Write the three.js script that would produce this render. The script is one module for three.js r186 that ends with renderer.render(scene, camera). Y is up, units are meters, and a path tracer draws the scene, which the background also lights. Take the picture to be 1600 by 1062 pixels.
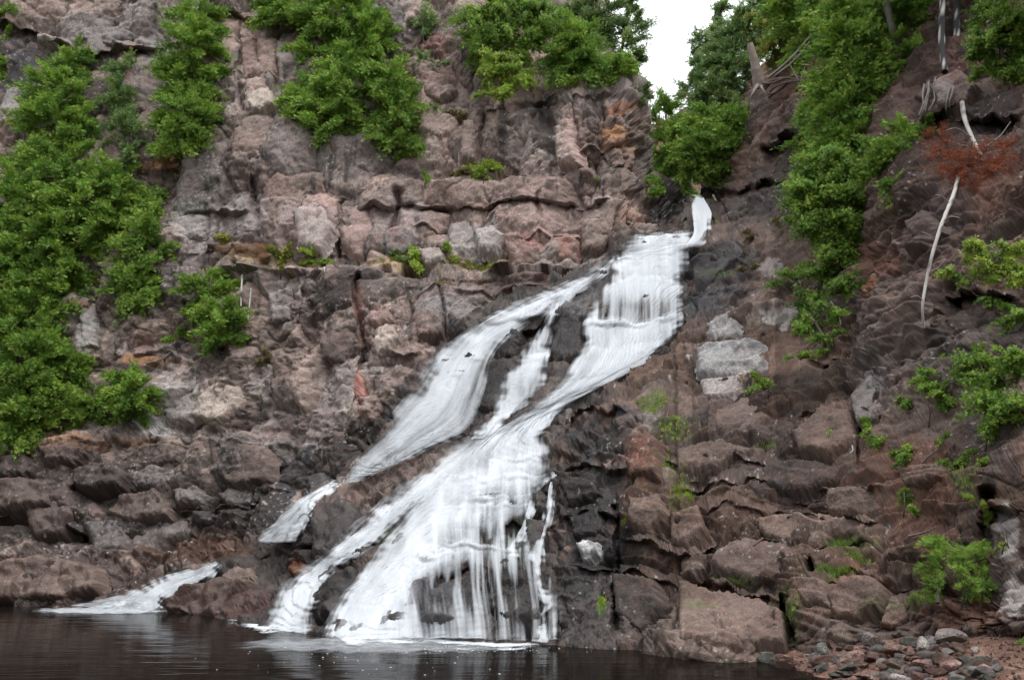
import * as THREE from 'three';
import { mergeGeometries, mergeVertices } from 'three/addons/utils/BufferGeometryUtils.js';
import { createNoise3D, createNoise2D } from 'simplex-noise';

// ---------------------------------------------------------------- camera, sky, sun, exposure
const scene = new THREE.Scene();
const F = 1383, TILT = THREE.MathUtils.degToRad(14.2), EYE = new THREE.Vector3(0, 1.6, 0);
const camera = new THREE.PerspectiveCamera(2 * THREE.MathUtils.radToDeg(Math.atan(531 / F)), 1600 / 1062, 0.1, 600);
camera.position.copy(EYE); camera.rotation.x = TILT;
const renderer = new THREE.WebGLRenderer();
renderer.toneMapping = THREE.LinearToneMapping; renderer.toneMappingExposure = 1.42;
renderer.shadowMap.enabled = true;
{ // overcast sky: three times as bright overhead as at the horizon
  const W = 256, H = 128, a = new Float32Array(W * H * 4);
  for (let y = 0; y < H; y++) for (let x = 0; x < W; x++) {
    const s = Math.sin(((y + 0.5) / H - 0.5) * Math.PI), L = s > 0 ? 1.75 * (1 + 2 * s) / 3 : 0.12;
    a.set([L * 0.97, L, L * 1.045, 1], (y * W + x) * 4);
  }
  const t = new THREE.DataTexture(a, W, H, THREE.RGBAFormat, THREE.FloatType);
  t.mapping = THREE.EquirectangularReflectionMapping; t.magFilter = THREE.LinearFilter; t.needsUpdate = true;
  scene.background = t; scene.environment = t;
}
const sun = new THREE.DirectionalLight(new THREE.Color(1, 0.96, 0.9), 1.3);
sun.position.set(24, 66, 10); sun.target.position.set(0, 5, -28);
sun.castShadow = true; sun.shadow.radius = 60; sun.shadow.mapSize.set(2048, 2048);
Object.assign(sun.shadow.camera, { left: -60, right: 60, top: 60, bottom: -60, near: 1, far: 160 });
scene.add(sun, sun.target);

// ---------------------------------------------------------------- helpers
let seed = 7;
const rnd = () => { seed = (seed + 0x6d2b79f5) | 0; let t = Math.imul(seed ^ (seed >>> 15), 1 | seed); t = (t + Math.imul(t ^ (t >>> 7), 61 | t)) ^ t; return ((t ^ (t >>> 14)) >>> 0) / 4294967296; };
const gauss = () => (rnd() + rnd() + rnd() + rnd() - 2) * 0.87;
const n3 = createNoise3D(rnd), n2 = createNoise2D(rnd);
const { clamp, lerp } = THREE.MathUtils;
const sstep = (a, b, x) => { const t = clamp((x - a) / (b - a), 0, 1); return t * t * (3 - 2 * t); };
const V = (x, y, z) => new THREE.Vector3(x, y, z);
const fbm = (x, y, z, o = 4) => { let s = 0, a = 0.5; for (let i = 0; i < o; i++) { s += a * n3(x, y, z); x = x * 2.03 + 7.1; y = y * 2.03 + 3.7; z = z * 2.03 + 1.9; a *= 0.5; } return s; };
const ridge = (x, y, z, o = 4) => { let s = 0, a = 0.5; for (let i = 0; i < o; i++) { s += a * (1 - Math.abs(n3(x, y, z)) * 2); x = x * 2.1 + 5.3; y = y * 2.1 + 1.7; z = z * 2.1 + 8.9; a *= 0.5; } return s; };
// survey: bearing (u, v) and forward distance d measured from the photographer's stand -> a point of the place
const cT = Math.cos(TILT), sT = Math.sin(TILT);
const ray = (u, v) => { const x = (u - 800) / F, y = (531 - v) / F, zz = cT - y * sT; return [x / zz, (y * cT + sT) / zz]; };
const at = (u, v, d) => { const [a, b] = ray(u, v); return V(a * d, EYE.y + b * d, -d); };
const waterD = (v) => -EYE.y / ray(800, v)[1];      // where a bearing meets the pool
const names = {};
const numbered = (n) => { const k = names[n] = (names[n] ?? -1) + 1; return k ? `${n}_${String(k).padStart(3, '0')}` : n; };
const tag = (o, label, category, group, kind) => { Object.assign(o.userData, label && { label }, category && { category }, group && { group }, kind && { kind }); return o; };
function add(o, name, parent = scene) { o.name = parent === scene ? numbered(name) : name; o.castShadow = o.receiveShadow = true; parent.add(o); return o; }
const mesh = (name, g, m, parent) => add(new THREE.Mesh(g, m), name, parent);
const thing = (name, p, label, category, group) => { const g = add(new THREE.Group(), name); g.position.copy(p); return tag(g, label, category, group); };
const geo = (pos, idx, col, uv) => {
  const g = new THREE.BufferGeometry();
  g.setAttribute('position', new THREE.BufferAttribute(pos instanceof Float32Array ? pos : new Float32Array(pos), 3));
  if (col) g.setAttribute('color', new THREE.BufferAttribute(col instanceof Float32Array ? col : new Float32Array(col), col.length / (pos.length / 3)));
  if (uv) g.setAttribute('uv', new THREE.BufferAttribute(uv instanceof Float32Array ? uv : new Float32Array(uv), 2));
  if (idx) g.setIndex(new THREE.BufferAttribute(new Uint32Array(idx), 1));
  g.computeVertexNormals(); return g;
};
const inPoly = (P, x, y) => { let c = false; for (let i = 0, j = P.length - 1; i < P.length; j = i++) { const [a, b] = P[i], [d, e] = P[j]; if ((b > y) !== (e > y) && x < ((d - a) * (y - b)) / (e - b) + a) c = !c; } return c; };
const polyDist = (P, x, y) => { let m = 1e9; for (let i = 0, j = P.length - 1; i < P.length; j = i++) { const [a, b] = P[i], [d, e] = P[j], l = (d - a) ** 2 + (e - b) ** 2 || 1, t = clamp(((x - a) * (d - a) + (y - b) * (e - b)) / l, 0, 1); m = Math.min(m, Math.hypot(x - a - t * (d - a), y - b - t * (e - b))); } return m; };

// fracture cells: nearest seed of a jittered grid; returns distance to the nearest border and the cell's random numbers
const hash = (i, j, k, s) => { let h = Math.imul(i, 374761393) ^ Math.imul(j, 668265263) ^ Math.imul(k, 2147483629) ^ Math.imul(s, 1274126177); h = Math.imul(h ^ (h >>> 13), 1274126177); h ^= h >>> 16; h = Math.imul(h, 2246822519); return (h ^ (h >>> 15)) >>> 0; };
const cell = { v: 0, gap: 0, h: 0 };
const r01 = (h, k) => { h = Math.imul(h ^ (k * 0x9e3779b9), 0x85ebca6b); h ^= h >>> 13; h = Math.imul(h, 0xc2b2ae35); return ((h ^ (h >>> 16)) >>> 0) / 4294967296; };
// blocks of jointed rock: each seed of a jittered grid carries a tilted, flat topped block with steep sides; the highest block shows
const dirs = Array.from({ length: 12 }, () => new THREE.Matrix3().setFromMatrix4(new THREE.Matrix4().makeRotationFromEuler(new THREE.Euler(gauss() * 0.35, gauss() * 0.9, gauss() * 0.4))).elements);
function fracture(x, y, z, s, amp = 0.34, tilt = 0.55) {
  const I = Math.floor(x), J = Math.floor(y), K = Math.floor(z); let best = -9, next = -9, id = 0;
  for (let i = I - 1; i <= I + 1; i++) for (let j = J - 1; j <= J + 1; j++) for (let k = K - 1; k <= K + 1; k++) {
    const h = hash(i, j, k, s), dx = x - i - (h & 255) / 256, dy = y - j - ((h >>> 8) & 255) / 256, dz = z - k - ((h >>> 16) & 255) / 256;
    if (dx * dx + dy * dy + dz * dz > 2.2) continue;
    const e = dirs[(h >>> 24) % 12], g = Math.imul(h, 0x9e3779b1) >>> 0;
    const m = Math.max(Math.abs(e[0] * dx + e[3] * dy + e[6] * dz), Math.abs(e[1] * dx + e[4] * dy + e[7] * dz), Math.abs(e[2] * dx + e[5] * dy + e[8] * dz));
    const v = amp * ((g >>> 24) / 128 - 1) + tilt * (((g & 255) / 255 - 0.5) * dx + (((g >>> 8) & 255) / 255 - 0.5) * dy + (((g >>> 16) & 255) / 255 - 0.5) * dz) - 1.5 * Math.max(0, m - 0.3);
    if (v > best) { next = best; best = v; id = h; } else if (v > next) next = v;
  }
  cell.v = best + 0.12; cell.gap = best - next; cell.h = id; return cell;
}
// thin plate through survey points
function thinPlate(P) {
  const n = P.length, N = n + 3, M = [], U = (r) => (r < 1e-9 ? 0 : r * r * Math.log(r));
  const X = P.map((p) => [p[0] / 500, p[1] / 500]);
  for (let i = 0; i < N; i++) M.push(new Float64Array(N + 1));
  for (let i = 0; i < n; i++) {
    for (let j = 0; j < n; j++) M[i][j] = i === j ? 1e-4 : U(Math.hypot(X[i][0] - X[j][0], X[i][1] - X[j][1]));
    M[i][n] = M[n][i] = 1; M[i][n + 1] = M[n + 1][i] = X[i][0]; M[i][n + 2] = M[n + 2][i] = X[i][1]; M[i][N] = P[i][2];
  }
  for (let c = 0; c < N; c++) {
    let b = c; for (let r = c + 1; r < N; r++) if (Math.abs(M[r][c]) > Math.abs(M[b][c])) b = r;
    [M[c], M[b]] = [M[b], M[c]];
    for (let r = 0; r < N; r++) if (r !== c && M[r][c]) { const k = M[r][c] / M[c][c]; for (let q = c; q <= N; q++) M[r][q] -= k * M[c][q]; }
  }
  const w = M.map((r, i) => r[N] / r[i]);
  return (u, v) => { const x = u / 500, y = v / 500; let s = w[n] + w[n + 1] * x + w[n + 2] * y; for (let i = 0; i < n; i++) s += w[i] * U(Math.hypot(x - X[i][0], y - X[i][1])); return s; };
}

// ---------------------------------------------------------------- rock
const grainTex = (() => {  // fine grain for bump: about a metre a side
  const S = 512, a = new Uint8Array(S * S * 4), k = 2 * Math.PI;
  for (let y = 0; y < S; y++) for (let x = 0; x < S; x++) {
    const u = x / S, v = y / S; let s = 0, A = 0.5, f = 1.4;
    for (let o = 0; o < 5; o++) { s += A * (n3(Math.cos(u * k) * f + 3 * o, Math.sin(u * k) * f, Math.cos(v * k) * f) + n3(Math.sin(v * k) * f, Math.cos(u * k) * f + 9, Math.sin(u * k) * f + o)) * 0.5; A *= 0.62; f *= 2; }
    const q = clamp(127 + s * 120, 0, 255); a.set([q, q, q, 255], (y * S + x) * 4);
  }
  const t = new THREE.DataTexture(a, S, S); t.wrapS = t.wrapT = THREE.RepeatWrapping; t.magFilter = THREE.LinearFilter; t.needsUpdate = true; return t;
})();
const mineralTex = (() => { // grain and small pits of the stone, about a metre and a half a side, as a multiplier of its colour
  const S = 1024, a = new Uint8Array(S * S * 4), P = (x, y, f, o) => { const k = 6.2832 / S, R = f / 6.2832; return n3(Math.cos(x * k) * R + o, Math.sin(x * k) * R + Math.cos(y * k) * R * 0.83, Math.sin(y * k) * R + o * 0.37); };
  for (let y = 0; y < S; y++) for (let x = 0; x < S; x++) {
    const a1 = P(x, y, 9, 3), a2 = P(x, y, 24, 11), a3 = P(x, y, 60, 17), a4 = P(x, y, 130, 29);
    let q = 0.74 + 0.13 * a1 + 0.14 * a2 + 0.12 * a3 + 0.1 * a4; q -= 0.3 * sstep(0.5, 0.8, a2 * 0.5 + a3 * 0.6 + a4 * 0.3); q += 0.3 * sstep(0.55, 0.8, -a1 * 0.4 - a3 * 0.5 + a4 * 0.45);
    const w = 0.03 * a2; a.set([clamp(q + w, 0, 1) * 255, clamp(q, 0, 1) * 255, clamp(q - w, 0, 1) * 255, 255], (y * S + x) * 4);
  }
  const t = new THREE.DataTexture(a, S, S); t.wrapS = t.wrapT = THREE.RepeatWrapping; t.magFilter = THREE.LinearFilter; t.needsUpdate = true; return t;
})();
const rockDry = new THREE.MeshPhysicalMaterial({ vertexColors: true, map: mineralTex, color: new THREE.Color(1.35, 1.35, 1.35), roughness: 0.9, specularIntensity: 0.6, bumpMap: grainTex, bumpScale: 0.06 });
const rockWet = new THREE.MeshPhysicalMaterial({ vertexColors: true, map: mineralTex, color: new THREE.Color(1.3, 1.3, 1.3), roughness: 0.4, specularIntensity: 0.42, bumpMap: grainTex, bumpScale: 0.05 });

const C = { 
  brown: [0.165, 0.118, 0.102], tan: [0.27, 0.195, 0.165], pink: [0.36, 0.25, 0.225], cream: [0.5, 0.415, 0.36], pale: [0.44, 0.40, 0.38], grey: [0.24, 0.215, 0.21],
  dark: [0.062, 0.052, 0.05], slate: [0.06, 0.058, 0.064], black: [0.03, 0.026, 0.025], red: [0.27, 0.105, 0.08], rust: [0.24, 0.10, 0.05], orange: [0.40, 0.20, 0.10],
  soil: [0.17, 0.085, 0.06], litter: [0.25, 0.13, 0.07], straw: [0.33, 0.25, 0.13], moss: [0.07, 0.105, 0.025], white: [0.62, 0.61, 0.62], wetbrown: [0.095, 0.045, 0.025],
};
const mixTo = (c, q, k) => { for (let i = 0; i < 3; i++) c[i] += (q[i] - c[i]) * k; };
// colour of the stone at p: mineral mottling, block to block differences, lichen, and the beds, stains and painted shade listed for the sheet
function stone(c, p, big, small, base, patches, u, v, lich = 0.5) {
  const m = fbm(p.x * 0.28, p.y * 0.28, p.z * 0.28, 3), f = fbm(p.x * 2.1, p.y * 2.1, p.z * 2.1, 4), s = n3(p.x * 11, p.y * 11, p.z * 11);
  c[0] = base[0][0]; c[1] = base[0][1]; c[2] = base[0][2];
  mixTo(c, base[1], sstep(-0.1, 0.35, m + f * 0.45 + (r01(big, 7) - 0.5) * 0.5));
  mixTo(c, base[2], sstep(0.12, 0.4, -m * 0.6 + f * 0.55 + (r01(big, 8) - 0.5) * 0.55) * 0.8);
  const pick = r01(big, 11), some = lich > 0.6 ? 1 : lich > 0 ? 0.45 : 0;
  if (some) { mixTo(c, pick < 0.2 ? C.pink : pick < 0.42 ? C.grey : pick < 0.56 ? C.dark : pick < 0.7 ? C.tan : c, 0.42 * some); const st = n3(p.x * 1.1, p.y * 0.12, p.z * 1.1 + 70) + 0.35 * n3(p.x * 4, p.y * 0.5, p.z * 4); mixTo(c, C.dark, sstep(0.52, 0.75, st) * 0.7 * some); }
  for (const [pu, pv, ru, rv, q, k] of patches) {
    const x = (u - pu) / ru, y = (v - pv) / rv; if (x * x + y * y > 3.2) continue;
    const e = 1 - Math.sqrt(x * x + y * y) + f * 0.75 + (r01(small, 5) - 0.5) * 0.35 + s * 0.1;
    if (e > 0) mixTo(c, C[q] ?? q, sstep(0, 0.35, e) * k);
  }
  const t = 1 + (r01(big, 9) - 0.5) * 0.5 + (r01(small, 9) - 0.5) * 0.36 + f * 0.22 + s * 0.12;
  c[0] *= t * (1 + (r01(small, 6) - 0.5) * 0.1); c[1] *= t; c[2] *= t;
  const l = n3(p.x * 4.3 + 40, p.y * 4.3, p.z * 4.3) + 0.7 * n3(p.x * 13, p.y * 13 + 20, p.z * 13) + 0.8 * fbm(p.x * 0.5 + 9, p.y * 0.5, p.z * 0.5, 2);
  if (lich > 0) mixTo(c, C.pale, sstep(1.25, 1.45, l + lich * 0.25) * 0.75);
  for (let i = 0; i < 3; i++) c[i] = clamp(c[i], 0.008, 0.8);
}
// bedding: thin ledges, each layer standing out toward its top
function beds(p, R) {
  if (!R.strata) return 0;
  const w = p.y + R.dip * p.x + 0.5 * fbm(p.x * 0.2, p.y * 0.2, p.z * 0.2, 3) + 0.05 * fbm(p.x * 1.1, p.y * 1.1, p.z * 1.1, 2), one = (L, q) => { const y = w / L + q * 7.3, i = Math.floor(y), fr = y - i, t = r01(hash(i, q, 0, 5), 1); return (0.3 + 1.1 * t) * (Math.pow(fr, 1.6) - 0.45 - sstep(0.86, 1, fr)); };
  return R.strata * (0.12 + 0.95 * sstep(-0.22, 0.2, fbm(p.x * 0.38 + 9, p.y * 0.5, p.z * 0.38, 3))) * (one(R.layer, 1) + 0.2 * one(R.layer * 0.41, 2));
}
// a cliff or bed: thin plate through the survey points, ledges and joints where they were seen, then fractured into blocks along its normals
function sheet(name, o) {
  const { pts, u0, u1, v0, v1, step, poly, ledges = [], joints = [], patches = [], base, relief, wet, lich } = o, G = 14;
  const plate = thinPlate(pts), cu = Math.ceil((u1 - u0) / G) + 4, cv = Math.ceil((v1 - v0) / G) + 4, coarse = new Float32Array(cu * cv);
  for (let j = 0; j < cv; j++) for (let i = 0; i < cu; i++) coarse[j * cu + i] = plate(u0 + (i - 1) * G, v0 + (j - 1) * G);
  const cub = (a, b, c, d, t) => b + 0.5 * t * (c - a + t * (2 * a - 5 * b + 4 * c - d + t * (3 * (b - c) + d - a)));
  const depth = (u, v) => {
    const x = clamp((u - u0) / G + 1, 1, cu - 3.001), y = clamp((v - v0) / G + 1, 1, cv - 3.001), i = Math.floor(x), j = Math.floor(y), r = [];
    for (let q = -1; q < 3; q++) { const k = (j + q) * cu + i; r.push(cub(coarse[k - 1], coarse[k], coarse[k + 1], coarse[k + 2], x - i)); }
    return cub(r[0], r[1], r[2], r[3], y - j);
  };
  const lineAt = (P, x, k) => { if (x <= P[0][k]) return P[0][1 - k]; for (let i = 1; i < P.length; i++) if (x <= P[i][k]) return lerp(P[i - 1][1 - k], P[i][1 - k], (x - P[i - 1][k]) / (P[i][k] - P[i - 1][k])); return P[P.length - 1][1 - k]; };
  const cut = (u, v) => {
    let d = 0; const wob = 6 * n2(u / 42, v / 60) + 1.2 * n2(u / 15, v / 16);
    for (const [P, up, down, w, fade] of ledges) {
      const a = P[0][0], b = P[P.length - 1][0]; if (u < a - 5 || u > b + 5) continue;
      const W = w * 1.9, y = lineAt(P, u, 0) - v + wob, end = sstep(a - 5, a + 22, u) * (1 - sstep(b - 22, b + 5, u));
      if (y > 0) d += up * sstep(0, W, y) * Math.exp(-y / fade) * end; else d += down * 0.75 * sstep(0, W, -y) * Math.exp(y / fade) * end;
    }
    for (const [P, dep, w] of joints) {
      const a = P[0][1], b = P[P.length - 1][1]; if (v < a || v > b) continue;
      const x = Math.abs(lineAt(P, v, 1) - u + wob * 0.8); if (x < w) d += dep * (1 - sstep(0, w, x)) * sstep(a, a + 14, v) * (1 - sstep(b - 14, b, v));
    }
    return d;
  };
  const nu = Math.ceil((u1 - u0) / step) + 1, nv = Math.ceil((v1 - v0) / step) + 1, pos = new Float32Array(nu * nv * 3), col = new Float32Array(nu * nv * 3), uv = new Float32Array(nu * nv * 2), on = new Uint8Array(nu * nv), c = [0, 0, 0], rest = new Float32Array(nu * nv * 3);
  const N = V(), A = V(), B = V();
  const normal = (u, v) => { const e = 14; A.copy(at(u + e, v, depth(u + e, v))).sub(at(u - e, v, depth(u - e, v))); B.copy(at(u, v - e, depth(u, v - e))).sub(at(u, v + e, depth(u, v + e))); return N.crossVectors(A, B).normalize(); };
  for (let j = 0, k = 0; j < nv; j++) for (let i = 0; i < nu; i++, k++) {
    const u = u0 + i * step, v = v0 + j * step, edge = poly ? polyDist(poly, u, v) : 99, inside = !poly || inPoly(poly, u, v);
    if (inside || edge < 20) on[k] = inside || edge < 9 + 6 * n2(u / 25, v / 25) ? 1 : 0;
    if (!on[k] && !(inside || edge < 20)) continue;
    normal(u, v);
    at(u, v, depth(u, v)).toArray(rest, k * 3);
    const p = at(u, v, depth(u, v) + cut(u, v) + (o.tuck ?? 0) * (inside ? 1 - sstep(0, 12, edge) : 1 + edge / 12));
    const wx = 0.2 * n3(p.x * 0.5, p.y * 0.5, p.z * 0.5), wy = 0.18 * n3(p.x * 0.55 + 30, p.y * 0.55, p.z * 0.55), wz = 0.05 * n3(p.x * 2.2, p.y * 2.2, p.z * 2.2);
    const q = { x: p.x + wx + wz, y: p.y + wy - wz, z: p.z + wz };
    let d = 0; const R = relief(u, v, p);
    const tall = R.tall ?? 1, calm = sstep(-0.25, 0.3, fbm(p.x * 0.2 + 60, p.y * 0.2, p.z * 0.2, 2)); R.mid *= 0.45 + 0.75 * calm; R.small *= 0.5 + 0.7 * calm;
    fracture(q.x / 2.4, q.y / (2.1 * tall), q.z / 2.4, 1); const big = cell.h; d += R.big * 1.25 * (cell.v - 0.1 * (1 - sstep(0, 0.05, cell.gap)));
    fracture(q.x / 0.95, q.y / (0.75 * tall), q.z / 0.95, 2); const mid = cell.h; d += R.mid * 0.46 * (cell.v - 0.16 * (1 - sstep(0, 0.08, cell.gap)));
    fracture(q.x / 0.36, q.y / 0.27, q.z / 0.36, 3); const small = cell.h; d += R.small * 0.15 * (cell.v - 0.1 * (1 - sstep(0, 0.1, cell.gap)));
    const cr = (f, o, w) => 1 - sstep(0, w, Math.abs(n3(q.x * f + o, q.y * f * 0.8, q.z * f))), open = sstep(0.1, 0.45, n3(q.x * 0.4, q.y * 0.4 + 50, q.z * 0.4) + 0.25);
    d -= R.mid * (0.2 * cr(0.5, 5, 0.03) * open + 0.09 * cr(1.3, 17, 0.05) * (1 - open * 0.5));
    d += beds(p, R);
    d += R.rough * (fbm(p.x * 0.7, p.y * 0.7, p.z * 0.7, 3) * 0.22 + 0.05 * fbm(p.x * 4, p.y * 5, p.z * 4, 3));
    p.addScaledVector(N, d);
    pos[k * 3] = p.x; pos[k * 3 + 1] = p.y; pos[k * 3 + 2] = p.z;
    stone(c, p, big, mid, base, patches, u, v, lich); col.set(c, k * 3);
  }
  { // texture coordinates run over the sheet by length, in metres
    const mid = Math.floor(nu / 2), span = (a, b) => (rest[a * 3 + 2] && rest[b * 3 + 2] ? Math.min(0.6, Math.hypot(rest[a * 3] - rest[b * 3], rest[a * 3 + 1] - rest[b * 3 + 1], rest[a * 3 + 2] - rest[b * 3 + 2])) : 0.04);
    for (let j = 0; j < nv; j++) for (let i = 0; i < nu; i++) { const k = j * nu + i; if (j) uv[k * 2 + 1] = uv[(k - nu) * 2 + 1] + span(k, k - nu) / 1.3; }
    for (let j = 0; j < nv; j++) { for (let i = mid + 1; i < nu; i++) { const k = j * nu + i; uv[k * 2] = uv[(k - 1) * 2] + span(k, k - 1) / 1.3; } for (let i = mid - 1; i >= 0; i--) { const k = j * nu + i; uv[k * 2] = uv[(k + 1) * 2] - span(k, k + 1) / 1.3; } }
  }
  const dry = [], damp = [];
  for (let j = 0; j < nv - 1; j++) for (let i = 0; i < nu - 1; i++) {
    const a = j * nu + i, b = a + 1, e = a + nu, f = e + 1;
    if (!(on[a] && on[b] && on[e] && on[f])) continue;
    const to = wet && wet(u0 + i * step, v0 + j * step, pos[a * 3], pos[a * 3 + 1], pos[a * 3 + 2]) ? damp : dry;
    to.push(a, e, b, b, e, f);
  }
  const idx = new Uint32Array(dry.length + damp.length); idx.set(dry); idx.set(damp, dry.length);
  const g = geo(pos, idx, col, uv); g.addGroup(0, dry.length, 0); g.addGroup(dry.length, damp.length, 1);
  const m = tag(mesh(name, g, [rockDry, rockWet]), o.label, null, null, 'structure');
  const sx = nu + 1, sum = [0, 1, 2, 3].map(() => new Float64Array(sx * (nv + 1)));
  for (let j = 0; j < nv; j++) { const row = [0, 0, 0, 0]; for (let i = 0; i < nu; i++) { const k = j * nu + i, q = (j + 1) * sx + i + 1; if (on[k]) { row[0] += pos[k * 3]; row[1] += pos[k * 3 + 1]; row[2] += pos[k * 3 + 2]; row[3]++; } for (let c = 0; c < 4; c++) sum[c][q] = sum[c][q - sx] + row[c]; } }
  return {
    mesh: m, depth, normal: (u, v) => normal(u, v).clone(), o,
    // mean of the built surface round a bearing, and its distance
    place(u, v, r = 2) {
      const i = Math.round(clamp((u - u0) / step, r, nu - 1 - r)), j = Math.round(clamp((v - v0) / step, r, nv - 1 - r));
      const box = (c) => sum[c][(j + r + 1) * sx + i + r + 1] - sum[c][(j - r) * sx + i + r + 1] - sum[c][(j + r + 1) * sx + i - r] + sum[c][(j - r) * sx + i - r], n = box(3);
      return n ? V(box(0) / n, box(1) / n, box(2) / n) : at(u, v, depth(u, v));
    },
    // the same, kept on the line of the bearing
    under(u, v) { let b = 200; const wob = 6 * n2(u / 42, v / 60) + 1.2 * n2(u / 15, v / 16); for (const [P] of ledges) { if (u < P[0][0] || u > P[P.length - 1][0]) continue; const y = v - lineAt(P, u, 0) - wob; if (y > -3 && y < b) b = y; } return b; },
    lay(u, v, r) { return at(u, v, -this.place(u, v, r).z); },
    d(u, v, r = 2) { return -this.place(u, v, r).z; },
  };
}
const noiseEdge = (u, v) => n2(u / 60, v / 60) * 22 + n2(u / 17, v / 17) * 8;

// --- the cliff on the left and behind the falls
const cliffPatches = [
  [405, 150, 22, 22, 'cream', 0.9], [400, 90, 24, 60, 'pink', 0.8], [870, 215, 130, 52, 'tan', 0.85], [845, 222, 80, 46, [0.46, 0.39, 0.36], 0.85], [905, 200, 22, 55, 'pink', 0.8], [958, 205, 20, 14, 'orange', 0.8], [985, 225, 12, 30, 'orange', 0.5],
  [970, 170, 22, 14, 'rust', 0.7], [1000, 215, 14, 40, 'tan', 0.6], [595, 520, 26, 38, 'pink', 0.8], [600, 532, 18, 22, 'cream', 0.6], [565, 490, 8, 60, 'red', 0.45], [478, 342, 16, 14, 'red', 0.75], [500, 330, 40, 40, 'pink', 0.8],
  [620, 370, 18, 20, 'red', 0.5], [880, 360, 42, 40, 'pink', 0.75], [820, 388, 30, 22, [0.3, 0.15, 0.13], 0.7], [882, 385, 16, 22, [0.3, 0.15, 0.13], 0.7], [740, 370, 50, 35, 'pale', 0.7], [330, 630, 45, 32, 'cream', 0.75],
  [285, 630, 40, 50, 'pale', 0.7], [245, 665, 30, 18, 'white', 0.5], [137, 515, 16, 55, 'pale', 0.75], [562, 610, 9, 28, 'red', 0.7], [575, 650, 20, 8, 'red', 0.5], [35, 130, 55, 80, 'slate', 0.9], [20, 160, 20, 30, 'pale', 0.5], [70, 145, 16, 30, 'pale', 0.5],
  [785, 190, 10, 55, 'dark', 0.85], [850, 195, 24, 60, 'dark', 0.8], [915, 170, 26, 34, 'dark', 0.6], [380, 300, 55, 35, 'dark', 0.5], [385, 340, 30, 60, 'pale', 0.5], [290, 345, 40, 40, 'pale', 0.6], [430, 475, 18, 40, 'pale', 0.5],
  [220, 563, 38, 9, 'orange', 0.75], [130, 480, 22, 8, 'litter', 0.7], [110, 690, 70, 16, 'litter', 0.7], [210, 690, 40, 12, 'litter', 0.5], [400, 402, 60, 14, 'straw', 0.6], [650, 415, 90, 9, 'straw', 0.55], [760, 412, 70, 9, 'straw', 0.5], [690, 300, 110, 26, 'tan', 0.55],
  [800, 320, 150, 14, 'brown', 0.8], [200, 800, 380, 110, [0.05, 0.04, 0.037], 0.82], [80, 910, 260, 60, [0.075, 0.05, 0.045], 0.75], [420, 800, 110, 60, 'black', 0.75], [330, 860, 120, 30, 'wetbrown', 0.6], [60, 830, 120, 30, 'black', 0.6], [560, 440, 60, 22, 'dark', 0.6], [500, 460, 30, 40, 'dark', 0.45], [560, 700, 70, 50, 'black', 0.85], [470, 740, 60, 40, 'slate', 0.7], [600, 640, 26, 30, 'brown', 0.7], [1040, 330, 40, 45, 'black', 0.85], [980, 340, 40, 25, 'rust', 0.4],
  [930, 430, 60, 18, 'dark', 0.7], [800, 445, 120, 16, 'brown', 0.8], [700, 490, 60, 26, 'grey', 0.6], [330, 250, 60, 60, 'dark', 0.3], [270, 100, 60, 90, 'grey', 0.5], [180, 50, 120, 40, 'grey', 0.5], [680, 70, 30, 20, 'red', 0.4], [690, 130, 40, 60, 'pink', 0.4], [610, 40, 40, 40, 'grey', 0.6], [700, 210, 70, 60, [0.36, 0.28, 0.25], 0.75], [880, 335, 90, 40, [0.36, 0.27, 0.245], 0.6], [480, 360, 60, 50, [0.34, 0.255, 0.24], 0.6], [620, 330, 50, 50, [0.3, 0.25, 0.24], 0.5], [340, 350, 110, 50, [0.3, 0.265, 0.26], 0.5],
];
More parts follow.
